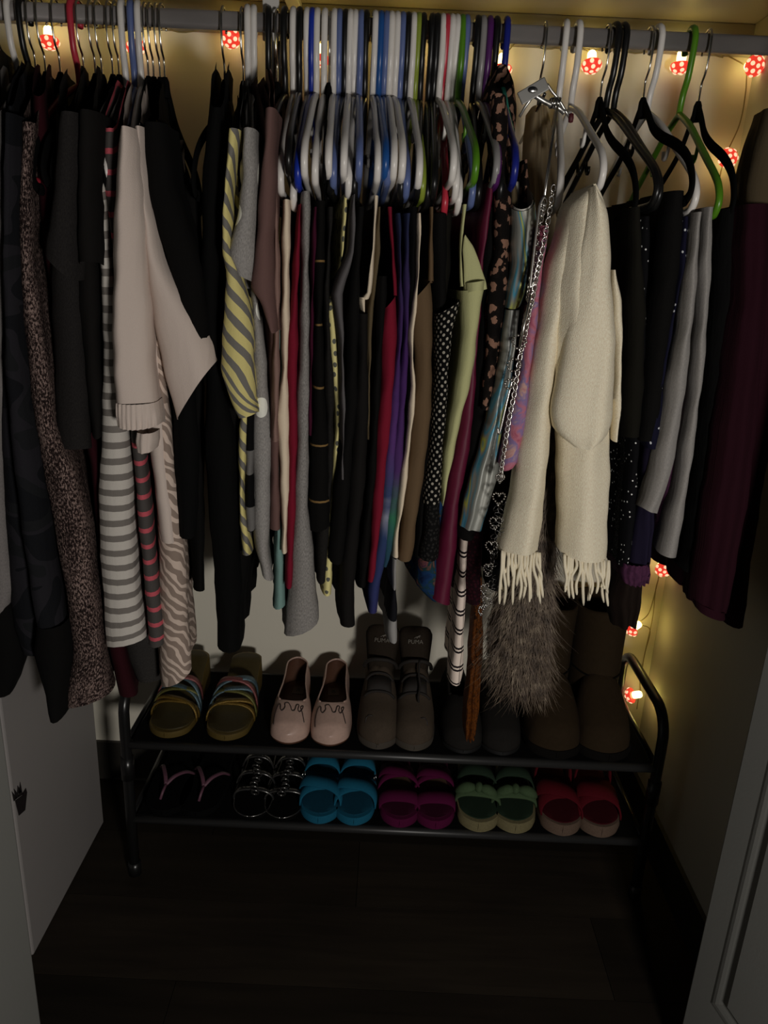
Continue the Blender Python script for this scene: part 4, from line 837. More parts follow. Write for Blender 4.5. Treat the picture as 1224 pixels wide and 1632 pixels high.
# ------------------------------------------------------------------ cream fringed scarf
def addloft(name, rows, mat, parent, seed=1, **op):
    V, Fc, UV = loft(rows, seed=seed, **op); return mk(name, V, Fc, mat, parent, uv=UV)
sc = empty('fringed_scarf', at(890, 968, -0.25)); tag(sc, 'cream wool scarf with long fringe looped on a white hanger', 'scarf')
addloft('scarf_loop', [(938, 296, 952, 292), (926, 306, 964, 306), (912, 322, 974, 326), (898, 370, 980, 370), (884, 440, 984, 440), (876, 520, 989, 520), (874, 580, 991, 580), (880, 630, 986, 630), (890, 660, 978, 664), (905, 682, 966, 686)], M_SCARF, sc, 3,
        Yf=-0.29, Yb=-0.17, nk=33, pleat=0.010, pn=1.5, fold=0.0, cap=0.05, nv=60, taper=0.9)
addloft('front_fold', [(940, 298, 953, 294), (938, 330, 972, 326), (930, 380, 979, 376), (918, 450, 983, 446), (908, 520, 988, 516), (898, 580, 990, 576), (885, 636, 988, 636), (884, 668, 984, 672), (889, 688, 978, 696), (900, 702, 967, 708), (918, 711, 948, 713)], M_SCARF, sc, 13,
        Yf=-0.306, Yb=-0.22, nk=29, pleat=0.004, pn=1.4, fold=0.0, cap=0.03, nv=50, taper=0.95)
addloft('left_tail', [(912, 322, 930, 318), (894, 366, 930, 360), (876, 430, 920, 430), (864, 500, 906, 500), (853, 570, 894, 570), (842, 640, 886, 640), (832, 700, 882, 700), (820, 780, 876, 780), (806, 850, 868, 850), (797, 880, 864, 882)], M_SCARF, sc, 5,
        Yf=-0.272, Yb=-0.20, nk=25, pleat=0.006, pn=1.0, fold=0.0, cap=0.03, nv=50, taper=1.0)
addloft('right_tail', [(896, 640, 984, 640), (893, 700, 980, 700), (896, 780, 979, 780), (895, 850, 976, 850), (894, 884, 974, 896)], M_SCARF, sc, 8,
        Yf=-0.262, Yb=-0.19, nk=25, pleat=0.006, pn=1.1, fold=0.0, cap=0.03, nv=36, taper=1.0)
addloft('side_fold', [(972, 430, 984, 430), (976, 480, 993, 480), (980, 560, 995, 560), (980, 640, 992, 640), (976, 700, 986, 700)], M_SCARF, sc, 9, Yf=-0.25, Yb=-0.17, nk=9, fold=0.002, nv=24)
def strands(n, xa, ya, xb, yb, spread, lo_, hi_, Y):
    for i in range(n):
        t_ = (i + 0.5) / n; x = xa + (xb - xa) * t_ + rng.uniform(-2, 2); y_ = ya + (yb - ya) * t_ - 3
        e = x + spread * (t_ - 0.5) * 2 + rng.uniform(-5, 5); ye = rng.uniform(lo_, hi_)
        q = [at(x, y_, Y + .004), at(x + rng.uniform(-2.5, 2.5), y_ + (ye - y_) * .35, Y - .004), at(e + rng.uniform(-3.5, 3.5), y_ + (ye - y_) * .7, Y + rng.uniform(-.008, .004)), at(e, ye, Y + rng.uniform(-.008, .008))]
        mk('fringe_strand', *tube(resample(q, 14), [0.0022] * 12 + [0.0019, 0.001], 6), M_SCARF, sc)
strands(18, 799, 880, 863, 884, 5, 925, 968, -0.262); strands(19, 896, 886, 974, 897, 2, 930, 972, -0.252)

# ------------------------------------------------------------------ fur stole behind the scarf
fu = empty('fur_stole', at(835, 1130, -0.17)); tag(fu, 'shaggy grey brown fur stole hanging behind the cream scarf', 'stole')
frow = [(870, 560, 900, 560), (868, 690, 898, 690), (862, 780, 894, 780), (840, 860, 890, 860), (802, 930, 886, 930), (784, 990, 884, 990), (780, 1040, 882, 1040), (790, 1075, 880, 1080), (820, 1095, 872, 1098)]
V, Fc, UV = loft(frow, Yf=-0.165, Yb=-0.07, nk=17, pleat=.004, fold=0, cap=.04, seed=4, nv=40); mk('pelt', V, Fc, M_FURB, fu, uv=UV)
Va = np.array(V); nl = len(V) // 40; hv = []; hf = []
for k in range(6500):
    i = int(39 * rng.random() ** 0.62); j = rng.integers(0, 20) if rng.random() < .8 else rng.integers(0, nl)
    p_ = Va[i * nl + j]; Lh = rng.uniform(0.025, 0.065); 
    dx = rng.normal(0, 0.22) + (p_[0] - Va[i * nl:(i + 1) * nl, 0].mean()) * 3.0; dy = rng.uniform(-0.45, 0.05)
    cur = rng.normal(0, 0.25); wdt = rng.uniform(0.0004, 0.0009); b0 = len(hv)
    pos = np.array(p_) + rng.normal(0, 0.002, 3)
    for q in range(5):
        ww = wdt * (1 - q / 4.2); s_ = q / 4
        pt = pos + Lh * np.array(((dx + cur * s_) * s_, dy * s_ * (1 - 0.4 * s_), -s_))
        hv += [pt - (ww, 0, 0), pt + (ww, 0, 0)]
    hf += [(b0 + 2 * q, b0 + 2 * q + 1, b0 + 2 * q + 3, b0 + 2 * q + 2) for q in range(4)]
t = NT('fur_hair'); nz = t.noise(t.coord(60, 60, kind='Object'), 1, 2); t.color(t.ramp(nz, [(0.3, O(56, 45, 36)), (0.55, O(94, 80, 66)), (0.7, O(130, 116, 98))])); M_HAIR = t.set(0.6, 0, 0.3)
tag(mk('fur_hair', hv, hf, M_HAIR, fu), kind='stuff')
# ------------------------------------------------------------------ shoes (toe towards -y, origin on the shelf under the middle of the sole)
HWT = ([0, .06, .12, .22, .32, .45, .58, .72, .85, .93, 1.0], [.34, .40, .445, .485, .5, .46, .39, .355, .355, .345, .30])
def hwid(s, Wd, point=0.0):
    b = float(np.interp(s, *HWT)) * Wd
    e1 = 0.13; e2 = 0.11
    if s < e1: b *= max(0.0, 1 - ((e1 - s) / e1) ** (2.2 - point)) ** 0.5
    if s > 1 - e2: b *= max(0.0, 1 - ((s - 1 + e2) / e2) ** 2.2) ** 0.5
    return b
def cxs(s, side): return side * 0.006 * math.cos(s * 3.0)
SS = 0.5 - 0.5 * np.cos(np.linspace(0, math.pi, 34))
def sole(L, Wd, z0, z1, side=1, grow=1.0, bulge=0.0015):
    V = []; n = len(SS)
    for s in SS:
        y = -L / 2 + s * L; h_ = max(0.0004, hwid(s, Wd) * grow); c = cxs(s, side); a, b = z0(s), z1(s)
        yy = y * grow
        for k, zz in ((-1, a), (-1.0, (a + b) / 2), (-1, b), (-.5, b), (0, b), (.5, b), (1, b), (1.0, (a + b) / 2), (1, a)):
            x = c + k * (h_ + (bulge * min(1.0, h_ / 0.012) if zz == (a + b) / 2 else 0)); V.append((x, yy, zz))
    m_ = 9
    Fc = [(i * m_ + k, (i + 1) * m_ + k, (i + 1) * m_ + (k + 1) % m_, i * m_ + (k + 1) % m_) for i in range(n - 1) for k in range(m_)]
    return V, Fc
def upos(s, ph, L, Wd, hf, zb, side, inset=0.0, pw=0.75):
    h_ = max(0.0003, hwid(s, Wd) - inset); c = cxs(s, side)
    y = -L / 2 + s * L; y = y * (1 - inset / (L / 2))
    cs = math.cos(ph); x = c - h_ * math.copysign(abs(cs) ** 0.8, cs)
    return (x, y, zb(s) + max(0.001, hf(s) - inset * 0.6) * math.sin(ph) ** pw)
def upper(L, Wd, hf, open_s, phiw, zb, side, inset=0.0, smax=1.0, smin=0.0):
    """closed toe box, then two side walls that leave the foot opening"""
    ns = 44; nf = 12; V = []; grid = {}
    ss = smin + (smax - smin) * (0.5 - 0.5 * np.cos(np.linspace(0, math.pi, ns)))
    def ph0(s):
        if s <= open_s: return math.pi / 2
        t_ = (s - open_s) / (1 - open_s)
        return phiw + (math.pi / 2 - phiw) * max(0.0, 1 - (min(1, t_ / 0.14)) ** 0.33)
    Fc = []
    for sd in (0, 1):
        base = len(V)
        for s in ss:
            for k in range(nf + 1):
                p_ = ph0(s) * k / nf; p_ = p_ if sd == 0 else math.pi - p_
                V.append(upos(s, p_, L, Wd, hf, zb, side, inset))
        for i in range(ns - 1):
            for k in range(nf):
                a = base + i * (nf + 1) + k; q = (a, a + 1, a + nf + 2, a + nf + 1); Fc.append(q if sd == 0 else q[::-1])
    rim = [upos(s, ph0(s), L, Wd, hf, zb, side, inset) for s in ss if s >= open_s] 
    rim2 = [upos(s, math.pi - ph0(s), L, Wd, hf, zb, side, inset) for s in ss if s >= open_s]
    return (V, Fc), rim + rim2[::-1]
def strap(L, Wd, s1, s2, h, wd, zb, side=1, th=0.0022, n=18, out=0.003, w2=None):
    """band over the foot from the left edge at s1 to the right edge at s2"""
    V = []
    for i in range(n):
        t_ = i / (n - 1); a = math.pi * t_; s = s1 + (s2 - s1) * t_
        w_ = wd if w2 is None else wd + (w2 - wd) * math.sin(math.pi * t_)
        for e in (-1, 1):
            se = min(.99, max(.01, s + e * w_ / 2 / L)); hh = hwid(se, Wd) + out; c = cxs(se, side)
            cs = math.cos(a)
            V.append((c - hh * math.copysign(abs(cs) ** 0.75, cs), -L / 2 + se * L, zb(se) - 0.004 + h * math.sin(a) ** 0.8 * (1.0 + 0.9 * (s - .25))))
    Fc = [(2 * i, 2 * i + 1, 2 * i + 3, 2 * i + 2) for i in range(n - 1)]
    return V, Fc
def shoe(name, label, px, py, z, Y, L, yaw=0.0, group=None, cat='shoe'):
    """empty whose toe tip is seen at pixel (px, py) on the shelf at height z"""
    d = _f + _r * ((px - W / 2) / F) - _u * ((py - H / 2) / F); 
    x = at(px, py, Y)[0]
    e = empty(name, (x + math.sin(yaw) * -0.0 , Y + L / 2, z), yaw); tag(e, label, cat, group)
    return e
def add(e, name, vf, mat, th=0.0, smooth=True):
    o = mk(name, vf[0], vf[1], mat, e, smooth=smooth, local=True)
    if smooth and len(vf[0]) > 60 and name in ('sole', 'insole', 'upper', 'foot', 'lining'):
        b = bmesh.new(); b.from_mesh(o.data); bmesh.ops.remove_doubles(b, verts=b.verts, dist=0.0009); bmesh.ops.recalc_face_normals(b, faces=b.faces); b.to_mesh(o.data); b.free()
        if name in ('sole', 'insole'): o.data.set_sharp_from_angle(angle=math.radians(50))
    if th: solid(o, th)
    return o
flat0 = lambda s: 0.0
def C_(z): return lambda s: z

# --- gold wedge sandals with coloured glitter straps
def leather(name, col, rough=0.55, spec=0.3): return plain(name, col, rough, 0, spec, grain=0.25, gs=180)
M_GOLDS = leather('gold_brown_insole', O(64, 55, 30)); M_GOLDE = plain('gold_sole_edge', O(98, 82, 42), 0.4, 0.3)
def glitter(name, col):
    t = NT(name); d_ = t.noise(t.coord(900, 900, kind='Object'), 1, 1); t.color(t.ramp(d_, [(0.35, tuple(v * .45 for v in col[:3]) + (1,)), (0.65, col)])); t.bump(d_, .6, .001); return t.set(0.35, 0.5)
GL = [glitter('glitter_' + n, c) for n, c in (('gold', O(140, 112, 50)), ('blue', O(100, 124, 134)), ('pink', O(150, 90, 88)), ('lime', O(118, 116, 62)))]
wz = lambda s: 0.013 + 0.055 * np.clip((s - .30) / .6, 0, 1) ** 1.2
for i, (px, py, yw, lab) in enumerate(((266, 1172, -.10, 'gold wedge sandal with coloured glitter straps, left of its pair'), (360, 1174, .03, 'gold wedge sandal with coloured glitter straps, right of its pair'))):
    sd = 1 if i == 0 else -1; e = shoe('wedge_sandal', lab, px, py, ZU, 0.012, 0.235, yw, 'pair of gold wedge sandals')
    add(e, 'sole', sole(0.235, 0.092, flat0, wz, sd), M_GOLDE)
    add(e, 'insole', sole(0.235, 0.092, lambda s: wz(s) - .001, lambda s: wz(s) + .0025, sd, .93), M_GOLDS)
    for s1, s2, h, wd, m_ in ((.26, .30, .034, .011, GL[0]), (.36, .24, .036, .010, GL[0]), (.32, .42, .042, .010, GL[3]), (.45, .33, .042, .010, GL[1]), (.40, .50, .047, .011, GL[2]), (.54, .38, .046, .012, GL[1])):
        if i: s1, s2 = s2, s1
        add(e, 'strap', strap(.235, .092, s1, s2, h, wd, wz, sd), m_, .003)
# --- pale pink ballet flats
M_PINK = leather('pale_pink_leather', O(166, 140, 128, 1.4), 0.35, 0.5); M_INB = leather('brown_flat_lining', O(84, 56, 42)); M_LBL = plain('cream_insole_label', O(92, 78, 62), 0.6); M_INK = plain('dark_script_line', (0.02, 0.015, 0.015, 1), 0.5)
fh = lambda s: float(np.interp(s, [0, .08, .2, .3, .5, .75, .9, 1], [.018, .034, .043, .050, .060, .066, .072, .076]))
for i, (px, py, yw, lab) in enumerate(((455, 1178, -.03, 'pale pink ballet flat with black script on toe, left of its pair'), (524, 1179, .07, 'pale pink ballet flat with black script on toe, right of its pair'))):
    sd = 1 if i == 0 else -1; L = .232; Wd = .084; e = shoe('ballet_flat', lab, px, py, ZU, 0.008, L, yw, 'pair of pink ballet flats')
    zb = C_(.005); add(e, 'sole', sole(L, Wd, flat0, C_(.006), sd, .98), M_INB)
    (vf, rim) = upper(L, Wd, fh, .31, .80, zb, sd); add(e, 'upper', vf, M_PINK)
    (vf2, _) = upper(L, Wd, fh, .31, .78, zb, sd, inset=.002); add(e, 'lining', vf2, M_INB)
    add(e, 'piping', tube(resample(rim, 90), .0016, 6), M_PINK)
    add(e, 'insole', sole(L, Wd, C_(.006), C_(.0085), sd, .94), M_INB)
    v, f = box(-.012, .012, .055, .085, .0085, .0094); lb = add(e, 'insole_label', (v, f), M_LBL, smooth=False)
    def cv(txt, size, mat, parent, name, M4):
        c = bpy.data.curves.new(name, 'FONT'); c.body = txt; c.size = size; c.extrude = size * 0.02; c.align_x = 'CENTER'; c.align_y = 'CENTER'
        to = bpy.data.objects.new(name, c); COL.objects.link(to)
        me = bpy.data.meshes.new_from_object(to); bpy.data.objects.remove(to); bpy.data.curves.remove(c)
        o = bpy.data.objects.new(name, me); COL.objects.link(o); me.materials.clear(); me.materials.append(mat); o.parent = parent; o.matrix_local = M4
        return o
    cv('R', .016, M_INK, lb, 'insole_print', Matrix.Translation((0, .070, .0096)))
    # script line on the toe, drawn over the upper
    def on(s, a): 
        p_ = np.array(upos(s, math.pi / 2 + a, L, Wd, fh, zb, sd)); return p_ + np.array((0, -.0008, .0012))
    curve = [(.10, -.95), (.17, -.85), (.24, -.70), (.275, -.58), (.27, -.45), (.22, -.42), (.20, -.32), (.23, -.20), (.27, -.22), (.275, -.08), (.24, .0), (.20, .05), (.205, .15), (.26, .20), (.265, .32), (.22, .30), (.20, .40), (.24, .52), (.275, .55), (.25, .42), (.20, .58), (.13, .85)]
    add(e, 'script_line', tube(resample([on(s, a) for s, a in curve], 90), .0009, 5), M_INK)
# --- taupe suede sneakers
M_SUEDE = plain('taupe_suede', O(74, 64, 54), 0.95, 0, .1, grain=.3, gs=250); M_SUEDD = plain('dark_taupe_suede', O(46, 39, 32), 0.95, 0, .1, grain=.3, gs=250)
M_LACEB = plain('brown_lace', O(28, 23, 19), 0.8); M_TXT = plain('pale_tongue_print', O(104, 98, 88), 0.6); M_RUB = plain('taupe_rubber', O(60, 54, 46), 0.8)
sh = lambda s: float(np.interp(s, [0, .06, .15, .28, .42, .52, .7, .9, 1], [.026, .040, .050, .060, .080, .098, .112, .118, .122]))
cat2d = [(-6, -2.4), (-4.2, -1.2), (-2.6, .1), (-.6, .6), (1.2, 1.4), (2.6, 2.6), (3.4, 2.2), (4.6, 3.6), (4.2, 1.8), (5.6, 1.2), (4.2, .9), (3.2, .2), (4.0, -1.2), (3.2, -1.0), (1.8, -.2), (.4, -1.0), (-.6, -2.6), (-1.4, -2.4), (-1.2, -1.0), (-2.6, -.9), (-4.2, -2.2)]
for i, (px, py, yw, lab) in enumerate(((601, 1176, -.05, 'taupe suede sneaker with printed tongue, left of its pair'), (662, 1176, .04, 'taupe suede sneaker with hanging lace, right of its pair'))):
    sd = 1 if i == 0 else -1; L = .25; Wd = .084; e = shoe('sneaker', lab, px, py, ZU, 0.008, L, yw, 'pair of taupe sneakers')
    zb = C_(.010); add(e, 'sole', sole(L, Wd, flat0, C_(.014), sd, 1.01, .002), M_RUB)
    (vf, rim) = upper(L, Wd, sh, .53, 1.12, zb, sd); add(e, 'upper', vf, M_SUEDE, .002)
    add(e, 'collar', tube(resample(rim, 70), .006, 8), M_SUEDD)
    # tongue: curved pad rising out of the opening
    V = []
    for r_ in range(12):
        t_ = r_ / 11; yy = -L / 2 + L * (.50 + .22 * t_); zz = .090 + .090 * t_ ** .9; ww = (.024 + .014 * t_) * (1 - .35 * max(0, t_ - .8) / .2)
        for k in range(9):
            a = (k / 8 - .5) * 2; V.append((cxs(.5, sd) + ww * a, yy + .014 * a * a, zz - .006 * a * a - (.006 * a * a if r_ == 11 else 0)))
    Fc = [(r_ * 9 + k, r_ * 9 + k + 1, (r_ + 1) * 9 + k + 1, (r_ + 1) * 9 + k) for r_ in range(11) for k in range(8)]
    tg = add(e, 'tongue', (V, Fc), M_SUEDD, .006)
    Mt = Matrix.Translation((cxs(.5, sd) - .001, -L / 2 + L * .655 - .0065, .1545)) @ Matrix.Rotation(math.radians(57), 4, 'X')
    cv('PUMA', .012, M_TXT, tg, 'lettering', Mt)
    V = [tuple(Mt @ Vector((.004 + a * .0013, .0105 + b * .0013, .0004))) for a, b in cat2d]; add(tg, 'leaping_cat_logo', (V, [tuple(range(len(V)))]), M_TXT, .0006, smooth=False)
    # lace band and laces
    for s_ in (.33, .47):
        add(e, 'lace', tube(resample([np.array(upos(s_, math.pi / 2 + a, L, Wd, sh, zb, sd)) + np.array((0, -.002, .003)) for a in np.linspace(-.75, .75, 7)], 18), .0028, 6), M_LACEB)
    V = []
    for r_ in range(2):
        for k in range(7):
            a = (k - 3) / 3; V.append(tuple(np.array(upos((.345, .455)[r_], math.pi / 2 + a * .55, L, Wd, sh, zb, sd)) + np.array((0, -.0015, .002))))
    add(e, 'lace_window', (V, [(k, k + 1, k + 8, k + 7) for k in range(6)]), M_LACEB, .002)
    add(e, 'ankle_lace', tube(resample([(-.034, .022, .098), (-.029, .008, .116), (-.013, .000, .127), (.013, .000, .127), (.029, .008, .116), (.034, .022, .098)], 30), .0040, 8), M_LACEB)
    if i: add(e, 'hanging_lace', tube(resample([(.006, -.004, .132), (.004, -.022, .112), (.006, -.042, .093), (.002, -.060, .080), (.003, -.068, .073)], 24), .0022, 6), M_LACEB)
    def on2(s, a): return np.array(upos(s, math.pi / 2 + a, L, Wd, sh, zb, sd)) + np.array((0, -.001, .0015))
    sg = -1 if i == 0 else 1
    add(e, 'toe_logo', tube([on2(.115 + .0, sg * .25), on2(.125, sg * .45), on2(.115, sg * .62), on2(.085, sg * .78)], .0011, 5), M_INK)
# --- dark slippers
M_DKS = plain('dark_grey_felt', O(34, 32, 30), 0.95, 0, .1, grain=.3, gs=200); M_DKSOLE = plain('black_rubber_sole', (0.006, .006, .006, 1), .6)
dh = lambda s: float(np.interp(s, [0, .08, .2, .35, .6, 1], [.02, .036, .046, .056, .058, .062]))
for i, (px, py, yw, lab) in enumerate(((738, 1178, -.03, 'dark grey slip-on shoe behind the orange scarf end'), (806, 1186, .02, 'dark grey slip-on shoe under the fur stole'))):
    sd = 1 if i == 0 else -1; L = .235; Wd = .084; e = shoe('slip_on_shoe', lab, px, py, ZU, 0.006, L, yw, 'pair of dark slip-on shoes')
    zb = C_(.008); add(e, 'sole', sole(L, Wd, flat0, C_(.010), sd), M_DKSOLE); (vf, rim) = upper(L, Wd, dh, .45, 1.0, zb, sd); add(e, 'upper', vf, M_DKS, .002); add(e, 'collar', tube(resample(rim, 60), .003, 6), M_DKS)
# --- sheepskin boots
M_UGG = plain('brown_sheepskin_suede', O(46, 36, 24), 0.95, 0, .1, grain=.3, gs=120); M_UGGD = plain('dark_boot_sole', O(12, 10, 8), 0.9, 0, .1)
bh = lambda s: float(np.interp(s, [0, .06, .16, .30, .42, .55, .8, 1], [.036, .052, .068, .090, .112, .120, .12, .12]))
for i, (px, py, yw, lab) in enumerate(((888, 1186, -.04, 'brown sheepskin boot, left of its pair'), (974, 1186, .04, 'brown sheepskin boot, right of its pair and nearest the rack end'))):
    sd = 1 if i == 0 else -1; L = .255; Wd = .112; e = shoe('sheepskin_boot', lab, px, py, ZU, 0.004, L, yw, 'pair of sheepskin boots', 'boot')
    zb = C_(.016); add(e, 'sole', sole(L, Wd, flat0, C_(.018), sd, 1.02, .003), M_UGGD)
    (vf, rim) = upper(L, Wd, bh, 1.01, 1.2, zb, sd); add(e, 'foot', vf, M_UGG)
    rings = []
    for z, ry, rx, yc in ((.055, .066, .050, .055), (.09, .070, .0515, .050), (.118, .070, .052, .047), (.14, .068, .052, .050), (.18, .069, .053, .053), (.22, .071, .0545, .055), (.255, .072, .0555, .055), (.262, .070, .0535, .055), (.258, .066, .050, .055), (.15, .060, .044, .055)):
        rings.append([(rx * math.cos(a) + cxs(.7, sd), yc + ry * math.sin(a), z + (.003 * math.sin(3 * a) if z > .2 else 0)) for a in np.linspace(0, 2 * math.pi, 28, endpoint=False)])
    V = [p_ for r_ in rings for p_ in r_]; Fc = [(i_ * 28 + k, i_ * 28 + (k + 1) % 28, (i_ + 1) * 28 + (k + 1) % 28, (i_ + 1) * 28 + k) for i_ in range(len(rings) - 1) for k in range(28)]
    add(e, 'shaft', (V, Fc), M_UGG)
    add(e, 'ankle_seam', tube([(.0535 * math.cos(a) + cxs(.7, sd), .047 + .0715 * math.sin(a), .124 + .004 * math.sin(a)) for a in np.linspace(0, 2 * math.pi, 40, endpoint=False)], .0018, 6, closed=True), M_UGGD)
# --- black flip flops with pink straps
M_FF = plain('black_foam', (0.003, .003, .003, 1), .95, 0, .06); M_FFS = plain('pink_rubber_strap', O(96, 62, 76), 0.5)
for i, (px, py, yw, lab) in enumerate(((254, 1292, -.02, 'black flip flop with pink strap, left of its pair'), (314, 1296, .02, 'black flip flop with pink strap, right of its pair'))):
    sd = 1 if i == 0 else -1; L = .235; e = shoe('flip_flop', lab, px, py, ZL, 0.0, L, yw, 'pair of black flip flops', 'sandal')
    add(e, 'sole', sole(L, .09, flat0, C_(.014), sd), M_FF)
    y0 = -L / 2
    add(e, 'toe_post', tube([(-.006, y0 + .032, .014), (-.003, y0 + .040, .026), (0, y0 + .055, .034)], .0028, 8), M_FFS)
    for pts in ([(0, y0 + .055, .034), (-.008, y0 + .075, .043), (-.022, y0 + .105, .040), (-.036, y0 + .135, .014)], [(0, y0 + .055, .034), (.014, y0 + .072, .042), (.030, y0 + .095, .036), (.040, y0 + .120, .014)]):
        add(e, 'strap', tube(resample(pts, 16), .0042, 8, flat=.6), M_FFS)
# --- silver gladiator sandals
M_SILV = plain('dark_silver_leather', (0.20, .195, .19, 1), 0.22, 0.9)
for i, (px, py, yw, lab) in enumerate(((394, 1293, -.03, 'shiny silver strappy sandal, left of its pair'), (450, 1296, .03, 'shiny silver strappy sandal, right of its pair'))):
    sd = 1 if i == 0 else -1; L = .235; zb = C_(.010); e = shoe('strappy_sandal', lab, px, py, ZL, 0.0, L, yw, 'pair of silver strappy sandals', 'sandal')
    add(e, 'sole', sole(L, .08, flat0, zb, sd), M_FF); add(e, 'sole_rim', tube([(v[0], v[1], .009) for v in [(cxs(s, sd) - hwid(s, .082), -L / 2 + s * L) for s in SS] + [(cxs(s, sd) + hwid(s, .082), -L / 2 + s * L) for s in SS[::-1]]], .0016, 5), M_SILV)
    for s_, h_ in ((.24, .026), (.40, .034), (.56, .040)): add(e, 'strap', strap(L, .08, s_, s_, h_, .010, zb, sd), M_SILV, .003)
    pts = [(sd * .010, -L / 2 + .045, .032), (sd * .004, -L / 2 + .062, .038), (sd * .008, -L / 2 + .085, .044), (0, -L / 2 + .105, .048), (sd * .004, -L / 2 + .140, .055)]
    for k, p_ in enumerate(resample(pts, 9)): add(e, 'ring', tube([(p_[0] + .0075 * math.cos(a), p_[1] - .003 * math.sin(a), p_[2] + .0075 * math.sin(a)) for a in np.linspace(0, 6.283, 14, endpoint=False)], .0020, 6, closed=True), M_SILV)
# --- blue crossed sandals
def cloth_shoe(n, c): return plain(n, c, .9, 0, .12, grain=.25, gs=220)
M_BLU = cloth_shoe('turquoise_suede', O(24, 90, 116)); M_BLUD = cloth_shoe('turquoise_insole', O(18, 66, 86))
for i, (px, py, yw, lab) in enumerate(((505, 1298, -.03, 'turquoise crossed strap sandal, left of its pair'), (566, 1299, .03, 'turquoise crossed strap sandal, right of its pair'))):
    sd = 1 if i == 0 else -1; L = .235; zb = C_(.020); e = shoe('crossed_sandal', lab, px, py, ZL, -.002, L, yw, 'pair of turquoise sandals', 'sandal')
    add(e, 'sole', sole(L, .084, flat0, C_(.018), sd, 1.0, .003), M_BLU); add(e, 'insole', sole(L, .084, C_(.018), C_(.0205), sd, .93), M_BLUD)
    add(e, 'strap', strap(L, .084, .23, .42, .024, .046, zb, sd, out=.003), M_BLU, .003); add(e, 'strap', strap(L, .084, .42, .23, .028, .046, zb, sd, out=.0045), M_BLU, .003)
    add(e, 'back_strap', strap(L, .084, .60, .60, .032, .050, zb, sd), M_BLU, .003)
    add(e, 'buckle', tube([(-sd * .036 + .006 * math.cos(a) * .4, -L / 2 + .38 * L + .006 * math.cos(a), .048 + .006 * math.sin(a)) for a in np.linspace(0, 6.283, 12, endpoint=False)], .0012, 6, closed=True), M_CHROME)
# --- magenta sandals
M_MAG = cloth_shoe('magenta_suede', O(78, 14, 52)); M_MAGD = cloth_shoe('magenta_insole', O(56, 12, 36)); M_TANI = cloth_shoe('tan_insole', O(92, 70, 56))
for i, (px, py, yw, lab) in enumerate(((634, 1304, -.02, 'magenta suede sandal, left of its pair'), (697, 1306, .03, 'magenta suede sandal, right of its pair'))):
    sd = 1 if i == 0 else -1; L = .235; zb = C_(.022); e = shoe('suede_sandal', lab, px, py, ZL, -.002, L, yw, 'pair of magenta sandals', 'sandal')
    add(e, 'sole', sole(L, .084, flat0, C_(.020), sd, 1.0, .003), M_MAG); add(e, 'insole', sole(L, .084, C_(.020), C_(.0225), sd, .93), M_MAGD); add(e, 'heel_pad', sole(L * .6, .066, C_(.022), C_(.0236), sd, .9), M_TANI); 
    add(e, 'toe_band', strap(L, .084, .235, .235, .022, .050, zb, sd), M_MAG, .003)
    add(e, 'strap', strap(L, .084, .40, .56, .026, .034, zb, sd), M_MAG, .003); add(e, 'strap', strap(L, .084, .56, .40, .030, .034, zb, sd, out=.0045), M_MAG, .003)
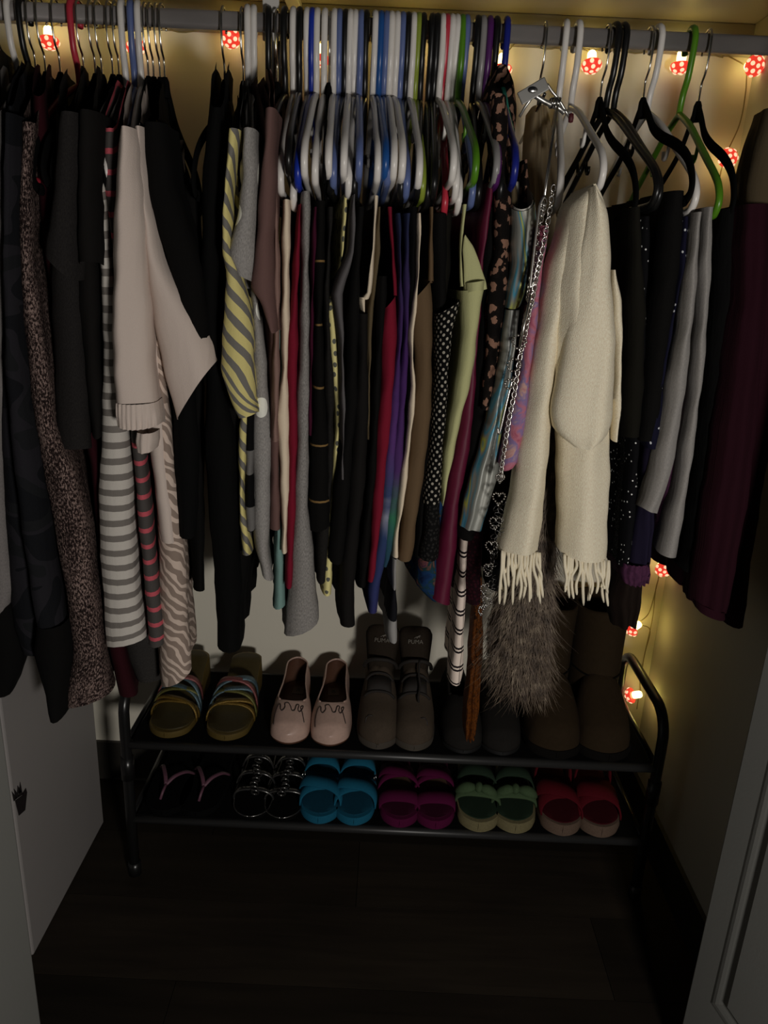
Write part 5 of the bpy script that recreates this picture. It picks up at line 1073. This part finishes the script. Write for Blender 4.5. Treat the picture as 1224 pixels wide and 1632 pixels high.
# --- green bow espadrilles
M_GRN = cloth_shoe('sage_green_satin', O(66, 84, 58)); M_GRND = cloth_shoe('dark_green_insole', O(34, 48, 36)); M_ROPE = plain('cream_espadrille_rope', O(120, 112, 82), .95, 0, .1, grain=.45, gs=320)
for i, (px, py, yw, lab) in enumerate(((768, 1305, -.10, 'green bow espadrille sandal with cream sole, left of its pair'), (832, 1307, -.04, 'green bow espadrille sandal with cream sole, right of its pair'))):
    sd = 1 if i == 0 else -1; L = .235; zb = C_(.026); e = shoe('bow_espadrille', lab, px, py, ZL, -.004, L, yw, 'pair of green espadrilles', 'sandal')
    add(e, 'sole', sole(L, .088, flat0, C_(.024), sd, 1.0, .003), M_ROPE); add(e, 'insole', sole(L, .088, C_(.024), C_(.0265), sd, .92), M_GRND)
    add(e, 'bow_band', strap(L, .088, .30, .30, .026, .030, zb, sd, w2=.046), M_GRN, .004); add(e, 'back_band', strap(L, .088, .52, .52, .034, .050, zb, sd), M_GRND, .003)
    v, f = lathe([(0.0001, .012), (.008, .010), (.0115, .004), (.012, -.002), (.009, -.009), (.0001, -.012)], 14)
    add(e, 'bow_knot', (xf(v, Matrix.Translation((cxs(.3, sd), -L / 2 + .29 * L, .055)) @ Matrix.Rotation(.9, 4, 'X') @ Matrix.Scale(.75, 4, (1, 0, 0)) @ Matrix.Scale(1.6, 4, (0, 0, 1))), f), M_GRN)
    for s_ in (-1, 1): 
        add(e, 'bow_loop', tube(resample([(cxs(.3, sd) + s_ * .004, -L / 2 + .29 * L, .055), (s_ * .018, -L / 2 + .27 * L, .056), (s_ * .032, -L / 2 + .28 * L, .048), (s_ * .041, -L / 2 + .31 * L, .036)], 16), [.006, .007, .009, .011, .012, .013, .0135, .0135, .013, .013, .012, .011, .010, .009, .007, .005], 10, flat=.8), M_GRN)
# --- red espadrilles
M_REDC = cloth_shoe('red_canvas', O(78, 12, 22)); M_REDD = cloth_shoe('dark_red_insole', O(58, 10, 18)); M_ROPE2 = plain('pinkish_espadrille_rope', O(104, 86, 74), .95, 0, .1, grain=.45, gs=320)
for i, (px, py, yw, lab) in enumerate(((902, 1306, -.08, 'red canvas espadrille sandal, left of its pair'), (970, 1309, -.03, 'red canvas espadrille sandal, right of its pair'))):
    sd = 1 if i == 0 else -1; L = .235; zb = C_(.028); e = shoe('canvas_espadrille', lab, px, py, ZL, -.004, L, yw, 'pair of red espadrilles', 'sandal')
    add(e, 'sole', sole(L, .088, flat0, C_(.026), sd, 1.0, .003), M_ROPE2); add(e, 'insole', sole(L, .088, C_(.026), C_(.0285), sd, .94), M_REDD)
    add(e, 'strap', strap(L, .088, .25, .45, .026, .066, zb, sd, out=.002), M_REDC, .003); add(e, 'strap', strap(L, .088, .45, .25, .030, .066, zb, sd, out=.0035), M_REDC, .003); add(e, 'back_strap', strap(L, .088, .62, .62, .056, .03, zb, sd), M_REDC, .003)
